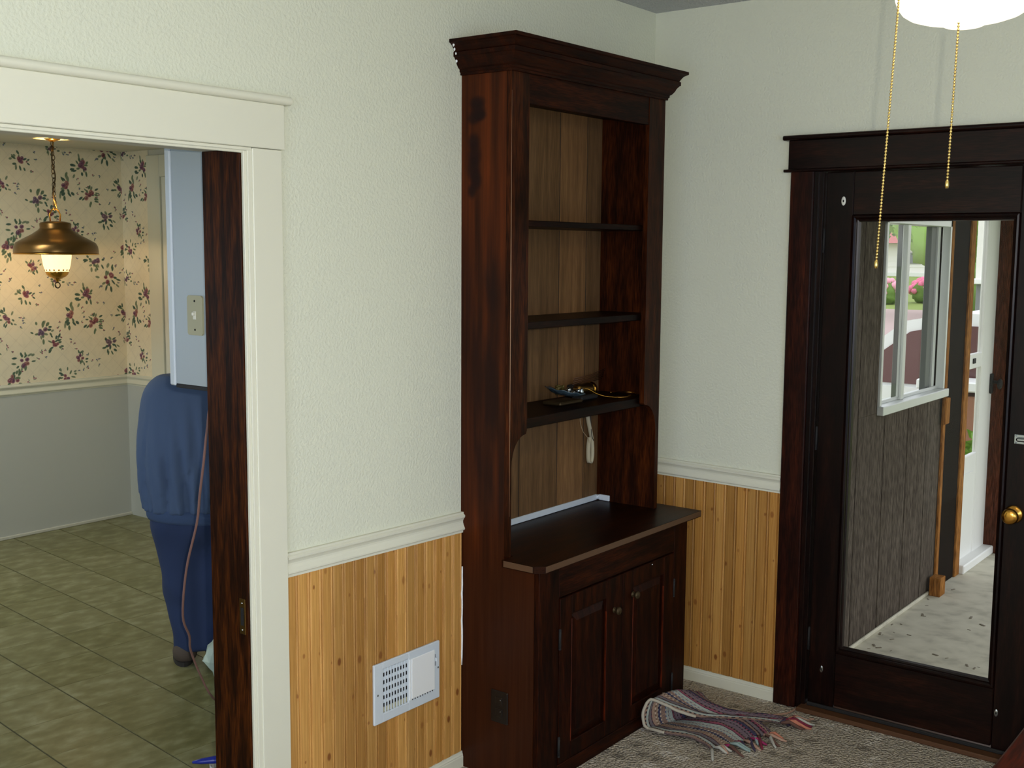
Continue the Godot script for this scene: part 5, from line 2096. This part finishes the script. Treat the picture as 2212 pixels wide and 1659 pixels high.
	# blossoming bushes on the far verge
	var spots := [[39.5, -13.0, 0.8], [41.2, -11.9, 0.85], [40.6, -10.0, 0.75], [39.8, -15.2, 0.85], [31.0, -7.4, 1.5]]
	var looks := ["pale pink blossoming bush at the left of the far verge", "pink blossoming bush in front of the white house, second on the verge", "pink blossoming bush nearest the window mullion", "pale pink bush at the far left end of the verge", "tall bright pink bush seen in the right window pane"]
	for i in 5:
		var q = spots[i]
		var y := -0.14 if q[0] > 38 else -0.22
		var c := Vector3(q[0], y + q[2] * 0.55, q[1])
		o = thing("flowering_bush", looks[i], "bush", Vector3(q[0], y, q[1]), "pink bushes across the street")
		b = mk()
		lump(b, c, Vector3(0.75, 0.58, 0.8) * q[2], i, 0.4)
		put("foliage", b, M.leaf, o)
		b = mk()
		for k in 90:
			var d := Vector3(g.randfn(), absf(g.randfn()) * 0.8, g.randfn()).normalized()
			b.ball(c + d * Vector3(0.74, 0.6, 0.8) * q[2] * g.randf_range(0.88, 1.06), g.randf_range(0.09, 0.16), 6)
		put("blossoms", b, M.petal if i % 2 else M.petal_pale, o, Vector3.ZERO, "stuff")
	# trees
	var trees := [[33.5, -8.9, -0.2, 4.6, "green tree behind the porch window's right pane", M.leaf_light, 1.7], [60.0, -22.5, 0.2, 5.2, "olive tree over the faded red roof", M.leaf, 2.4], [48.0, -11.0, 0.0, 6.0, "dark green tree right of the white house", M.leaf, 2.2]]
	for q in trees:
		o = thing("garden_tree", q[4], "tree", Vector3(q[0], q[2], q[1]), "")
		b = mk()
		b.tube([Vector3(q[0], q[2] - 0.1, q[1]), Vector3(q[0] + 0.05, q[2] + q[3] * 0.3, q[1]), Vector3(q[0] - 0.05, q[2] + q[3] * 0.75, q[1] + 0.1)], [0.24, 0.16, 0.08], 8)
		put("trunk", b, M.post, o)
		b = mk()
		for k in 6:
			var a := TAU * k / 6.0
			var c := Vector3(q[0] + cos(a) * q[6] * 0.5, q[2] + q[3] * (0.55 + 0.12 * (k % 3)), q[1] + sin(a) * q[6] * 0.5)
			lump(b, c, Vector3.ONE * q[6] * 0.55, k + 20, 0.5)
		put("crown", b, q[5], o)
		leaves("leaves", o, Vector3(q[0], q[2] + q[3] * 0.66, q[1]), Vector3(q[6], q[6] * 0.75, q[6]), 500, 0.3, q[5], g)
	# leafy plant and deck board by the storm door
	o = thing("deck_step", "weathered brown deck step outside the storm door", "step", Vector3(6.0, -0.45, 0.0))
	b = mk()
	b.box(Vector3(5.4, -0.43, -0.62), Vector3(5.7, 0.62, 0.75), 0.01)
	put("riser", b, plain(srgb(150, 106, 84), 0.9), o)
	b = mk()
	b.box(Vector3(5.36, 0.66, -0.64), Vector3(5.72, 0.74, 0.76), 0.01)
	put("tread", b, M.white, o)
	o = thing("leafy_plant", "green leafy plant outside the lower glass of the storm door", "plant", Vector3(4.1, -0.45, 0.13))
	b = mk()
	b.lathe([Vector2(0, 0), Vector2(0.13, 0), Vector2(0.17, 0.3), Vector2(0.18, 0.32), Vector2(0.15, 0.31), Vector2(0, 0.29)], Transform3D(Basis.IDENTITY, Vector3(4.1, -0.45, 0.13)), 20)
	put("pot", b, M.post_red, o)
	leaves("foliage", o, Vector3(4.1, 0.18, 0.13), Vector3(0.24, 0.32, 0.24), 160, 0.13, M.leaf_light, g)

# ------------------------------------------------------------------ the person
func cap(p: Vector3, a: Vector3, b: Vector3, ra: float, rb: float) -> float:
	var ab := b - a
	var t := clampf((p - a).dot(ab) / ab.length_squared(), 0.0, 1.0)
	return p.distance_to(a + ab * t) - lerpf(ra, rb, t)


func smin(a: float, b: float, k: float) -> float:
	var h := maxf(k - absf(a - b), 0.0) / k
	return minf(a, b) - h * h * k * 0.25


func ell(p: Vector3, c: Vector3, r: Vector3) -> float:
	var q := (p - c) / r
	var l := q.length()
	if l < 1e-4:
		return -minf(r.x, minf(r.y, r.z))
	return l * (l - 1.0) / (q / r).length()


func nets(b: MB, lo: Vector3, hi: Vector3, cell: float, f: Callable) -> void:
	# surface nets: one vertex in each cell that the surface crosses, one quad round each crossed edge
	var nx := int(ceil((hi.x - lo.x) / cell)) + 1
	var ny := int(ceil((hi.y - lo.y) / cell)) + 1
	var nz := int(ceil((hi.z - lo.z) / cell)) + 1
	var F := PackedFloat32Array()
	F.resize(nx * ny * nz)
	F.fill(1.0)
	var B := 4
	var reach := cell * B * 0.9 + cell * 2.0
	for bz in range(0, nz, B):
		for by in range(0, ny, B):
			for bx in range(0, nx, B):
				var c := lo + Vector3(bx + 1.5, by + 1.5, bz + 1.5) * cell
				var dc: float = f.call(c)
				var far := absf(dc) > reach * 1.7
				for z in range(bz, mini(bz + B, nz)):
					for y in range(by, mini(by + B, ny)):
						for x in range(bx, mini(bx + B, nx)):
							F[(z * ny + y) * nx + x] = dc if far else f.call(lo + Vector3(x, y, z) * cell)
	var idx := {}
	var P := PackedVector3Array()
	var cor := [0, 1, nx, nx + 1, nx * ny, nx * ny + 1, nx * ny + nx, nx * ny + nx + 1]
	for z in nz - 1:
		for y in ny - 1:
			for x in nx - 1:
				var o := (z * ny + y) * nx + x
				var m := 0
				for k in 8:
					if F[o + cor[k]] < 0.0:
						m |= 1 << k
				if m == 0 or m == 255:
					continue
				var s := Vector3.ZERO
				var n := 0
				for k in 8:
					for ax in 3:
						var k2 := k | (1 << ax)
						if k2 == k:
							continue
						var a := F[o + cor[k]]
						var d := F[o + cor[k2]]
						if (a < 0.0) != (d < 0.0):
							var t := a / (a - d)
							var v := Vector3(k & 1, (k >> 1) & 1, (k >> 2) & 1)
							v[ax] = t
							s += v
							n += 1
				idx[o] = P.size()
				P.append(lo + (Vector3(x, y, z) + s / n) * cell)
	var st := [1, nx, nx * ny]
	b.sg = 1
	for o in idx:
		for ax in 3:
			var a: float = F[o]
			var d: float = F[o + st[ax]]
			if (a < 0.0) == (d < 0.0):
				continue
			var u: int = st[(ax + 1) % 3]
			var w: int = st[(ax + 2) % 3]
			if not (idx.has(o - u) and idx.has(o - w) and idx.has(o - u - w)):
				continue
			var p0 := P[idx[o - u - w]]
			var p1 := P[idx[o - w]]
			var p2 := P[idx[o]]
			var p3 := P[idx[o - u]]
			if a < 0.0:
				b.quad(p0, p1, p2, p3)
			else:
				b.quad(p0, p3, p2, p1)
	b.sg = -1


func build_person() -> void:
	# seen from behind, facing into the kitchen; local -z is forward
	var o := thing("person", "person in a blue elastic-waist jacket and darker blue trousers standing behind the cabinet end", "person", Vector3(-1.115, 0.0, -1.53))
	o.rotation.y = -0.626
	base_of[o] = Vector3.ZERO
	var hd := Vector3(0.015, 1.375, -0.05)
	var body := func(p: Vector3) -> float:
		var d := ell(p, Vector3(0, 1.04, -0.01), Vector3(0.150, 0.20, 0.095))
		d = smin(d, ell(p, Vector3(0, 0.80, 0.0), Vector3(0.145, 0.16, 0.10)), 0.08)
		d = smin(d, cap(p, Vector3(0, 1.16, -0.01), Vector3(0.01, 1.28, -0.03), 0.058, 0.048), 0.05)
		for s in [-1.0, 1.0]:
			d = smin(d, cap(p, Vector3(s * 0.085, 0.72, 0), Vector3(s * 0.07, 0.38, -0.01), 0.075, 0.05), 0.04)
			d = smin(d, cap(p, Vector3(s * 0.07, 0.38, -0.01), Vector3(s * 0.06, 0.07, 0.015), 0.05, 0.035), 0.02)
			d = smin(d, cap(p, Vector3(s * 0.06, 0.05, 0.02), Vector3(s * 0.075, 0.035, -0.11), 0.034, 0.026), 0.02)
			d = smin(d, cap(p, Vector3(s * 0.135, 1.15, 0), Vector3(s * 0.155, 0.94, -0.09), 0.05, 0.04), 0.03)
			d = smin(d, cap(p, Vector3(s * 0.155, 0.94, -0.09), Vector3(s * 0.105, 0.96, -0.26), 0.04, 0.028), 0.02)
		return d
	var head := func(p: Vector3) -> float:
		var q := p - hd
		var d := ell(q, Vector3(0, 0.02, 0.008), Vector3(0.070, 0.092, 0.086))
		d = smin(d, ell(q, Vector3(0, -0.045, -0.028), Vector3(0.050, 0.055, 0.055)), 0.04)
		d = smin(d, cap(q, Vector3(0, 0.005, -0.078), Vector3(0, -0.026, -0.094), 0.008, 0.013), 0.014)
		d = smin(d, cap(q, Vector3(-0.016, -0.052, -0.077), Vector3(0.016, -0.052, -0.077), 0.0065, 0.0065), 0.008)
		d = smin(d, ell(q, Vector3(0, -0.085, -0.062), Vector3(0.02, 0.014, 0.016)), 0.02)
		for s in [-1.0, 1.0]:
			d = maxf(d, -ell(q, Vector3(s * 0.030, 0.004, -0.083), Vector3(0.013, 0.007, 0.010)))
			d = smin(d, ell(q, Vector3(s * 0.030, 0.003, -0.070), Vector3(0.0115, 0.0105, 0.011)), 0.003)
			d = smin(d, ell(q, Vector3(s * 0.072, -0.005, 0.012), Vector3(0.008, 0.030, 0.019)), 0.006)
		return smin(d, cap(p, Vector3(0.008, 1.25, -0.025), hd + Vector3(0, -0.05, 0.012), 0.048, 0.050), 0.03)
	var b := mk()
	nets(b, Vector3(-0.26, -0.02, -0.32), Vector3(0.26, 1.33, 0.16), 0.014, body)
	nets(b, hd + Vector3(-0.10, -0.135, -0.12), hd + Vector3(0.10, 0.13, 0.11), 0.0048, head)
	for s in [-1.0, 1.0]:
		var w := Vector3(s * 0.103, 0.962, -0.265)
		var hand := func(p: Vector3) -> float:
			var d := cap(p, w, w + Vector3(0, 0.0, -0.03), 0.026, 0.026)
			d = smin(d, ell(p, w + Vector3(-s * 0.004, -0.002, -0.072), Vector3(0.038, 0.017, 0.045)), 0.02)
			for i in 4:
				var x := (i - 1.5) * 0.0185
				var len: float = [0.034, 0.040, 0.037, 0.029][i]
				var a := w + Vector3(x, 0.002, -0.105)
				var m := a + Vector3(x * 0.12, -0.008, -len)
				d = smin(d, cap(p, a, m, 0.0092, 0.0085), 0.005)
				d = smin(d, cap(p, m, m + Vector3(0, -len * 0.62, -len * 0.38), 0.0084, 0.0072), 0.003)
			var ta := w + Vector3(-s * 0.030, -0.004, -0.055)
			d = smin(d, cap(p, ta, ta + Vector3(-s * 0.022, -0.012, -0.030), 0.012, 0.0095), 0.010)
			d = smin(d, cap(p, ta + Vector3(-s * 0.022, -0.012, -0.030), ta + Vector3(-s * 0.018, -0.022, -0.056), 0.0095, 0.008), 0.004)
			return d
		nets(b, w + Vector3(-0.075, -0.065, -0.20), w + Vector3(0.075, 0.04, 0.02), 0.0042, hand)
	put("body", b, M.skin, o)
	b = mk()
	var hair := func(p: Vector3) -> float:
		var q := p - hd
		var d := ell(q, Vector3(0, 0.030, 0.016), Vector3(0.082, 0.096, 0.095))
		d = smin(d, ell(q, Vector3(0, -0.03, 0.045), Vector3(0.070, 0.06, 0.055)), 0.03)
		d += 0.0025 * sin(q.x * 160.0 + q.y * 40.0)
		return maxf(d, -ell(q, Vector3(0, -0.055, -0.085), Vector3(0.066, 0.105, 0.085)))
	nets(b, hd + Vector3(-0.11, -0.12, -0.11), hd + Vector3(0.11, 0.15, 0.14), 0.007, hair)
	put("hair", b, M.hair, o)
	# jacket: loose, gathered into folds at the waistband, sleeves forward
	var jacket := func(p: Vector3) -> float:
		var d := ell(p, Vector3(0, 0.80, 0.0), Vector3(0.226, 0.36, 0.165))
		d = smin(d, ell(p, Vector3(0, 1.0, -0.005), Vector3(0.200, 0.25, 0.145)), 0.14)
		d = smin(d, cap(p, Vector3(-0.075, 1.125, 0), Vector3(0.075, 1.125, 0), 0.085, 0.085), 0.12)
		for s in [-1.0, 1.0]:
			d = smin(d, cap(p, Vector3(s * 0.120, 1.140, 0), Vector3(s * 0.145, 0.95, -0.09), 0.072, 0.062), 0.06)
			d = smin(d, cap(p, Vector3(s * 0.145, 0.95, -0.09), Vector3(s * 0.107, 0.962, -0.245), 0.060, 0.040), 0.03)
		# gathered folds that run up from the waistband and fan out over the back
		var th := atan2(p.x, p.z + 0.02)
		var k := clampf((1.16 - p.y) * 2.6, 0.0, 1.0)
		var fold := sin(th * 8.5 + 1.1 * sin(p.y * 6.0) + 0.4)
		d += k * (0.020 * (0.62 - pow(absf(fold), 0.5)) + 0.020 * pow(1.0 - absf(sin(th * 6.3 + 0.9 * sin(p.y * 4.0) + 1.1)), 4.0) + 0.006 * sin(th * 21.0 + p.y * 9.0))
		var gather := clampf((0.80 - p.y) * 8.0, 0.0, 1.0)
		d += gather * 0.003 * sin(th * 34.0)
		# open neck and hem
		d = maxf(d, p.y - 1.235)
		return maxf(d, 0.665 - p.y)
	b = mk()
	nets(b, Vector3(-0.27, 0.64, -0.27), Vector3(0.27, 1.26, 0.20), 0.0115, jacket)
	var jk := put("jacket", b, M.jacket, o)
	b = mk()
	var bandp := [Vector2(0.0, 0.0), Vector2(0.985, 0.0), Vector2(1.012, 0.012), Vector2(1.02, 0.03), Vector2(1.0, 0.05), Vector2(0.9, 0.062)]
	b.sg = 4
	var segs := 72
	for j in bandp.size() - 1:
		for i in segs:
			var c := []
			for w in [[i, j], [i + 1, j], [i + 1, j + 1], [i, j + 1]]:
				var a: float = TAU * w[0] / segs
				var r: float = bandp[w[1]].x * (1.0 + 0.012 * sin(a * 36.0))
				c.append(Vector3(cos(a) * 0.205 * r, 0.622 + bandp[w[1]].y - 0.012 * cos(a), -sin(a) * 0.150 * r))
			b.quad(c[0], c[1], c[2], c[3])
	b.sg = -1
	put("waistband", b, plain(srgb(60, 80, 118), 0.9), jk)
	for s in [-1.0, 1.0]:
		b = mk()
		var w := Vector3(s * 0.105, 0.962, -0.250)
		b.tube([w + Vector3(0, 0, 0.012), w + Vector3(0, 0, 0.0), w + Vector3(0, 0, -0.012)], [0.036, 0.038, 0.035], 14)
		put("cuff", b, M.jacket, jk)
	b = mk()
	ring(b, Vector3(0.005, 1.238, -0.015), 0.066, 0.016, Basis(Vector3.RIGHT, -0.15))
	put("collar", b, M.jacket, jk)
	# trousers
	var pants := func(p: Vector3) -> float:
		var d := ell(p, Vector3(0, 0.64, 0.0), Vector3(0.180, 0.15, 0.142))
		for s in [-1.0, 1.0]:
			d = smin(d, cap(p, Vector3(s * 0.088, 0.60, 0.0), Vector3(s * 0.064, 0.34, 0.0), 0.098, 0.080), 0.05)
			d = smin(d, cap(p, Vector3(s * 0.064, 0.34, 0.0), Vector3(s * 0.050, 0.08, 0.015), 0.080, 0.062), 0.04)
		d += 0.004 * sin(p.y * 34.0 + p.x * 30.0 + 2.0 * sin(p.z * 20.0)) * clampf((0.55 - p.y) * 4.0, 0.2, 1.0)
		d += 0.005 * sin(p.x * 42.0 - p.y * 12.0) * clampf((p.y - 0.35) * 4.0, 0.0, 1.0)
		return maxf(d, 0.055 - p.y)
	b = mk()
	nets(b, Vector3(-0.22, 0.03, -0.18), Vector3(0.22, 0.80, 0.18), 0.0115, pants)
	put("trousers", b, M.pants, o)
	for s in [-1.0, 1.0]:
		var sh := func(p: Vector3) -> float:
			var q := Vector3(p.x - s * 0.066, p.y, p.z)
			var d := cap(q, Vector3(0, 0.045, 0.028), Vector3(s * 0.012, 0.038, -0.125), 0.044, 0.036)
			d = smin(d, cap(q, Vector3(-s * 0.006, 0.085, 0.02), Vector3(0, 0.05, 0.0), 0.043, 0.045), 0.03)
			return maxf(maxf(d, 0.016 - p.y), p.y - 0.105)
		b = mk()
		nets(b, Vector3(s * 0.066 - 0.07, 0.004, -0.18), Vector3(s * 0.066 + 0.07, 0.12, 0.09), 0.0065, sh)
		var shoe := put("shoe", b, M.shoe, o)
		b = mk()
		var sl := PackedVector2Array()
		for i in 20:
			var a := TAU * i / 20.0
			sl.append(Vector2(s * 0.072 + cos(a) * 0.045, -(-0.048 + sin(a) * 0.125)))
		sl.reverse()
		b.ext(sl, along_y(0, 0.0005, 0), 0.018)
		put("sole", b, M.sole, shoe)
		b = mk()
		for i in 3:
			var z := -0.03 - 0.025 * i
			b.tube([Vector3(s * 0.066 - 0.022, 0.083 - 0.006 * i, z), Vector3(s * 0.07, 0.092 - 0.008 * i, z - 0.008), Vector3(s * 0.066 + 0.024, 0.083 - 0.006 * i, z)], 0.003, 6)
		put("laces", b, M.trim_white, shoe)
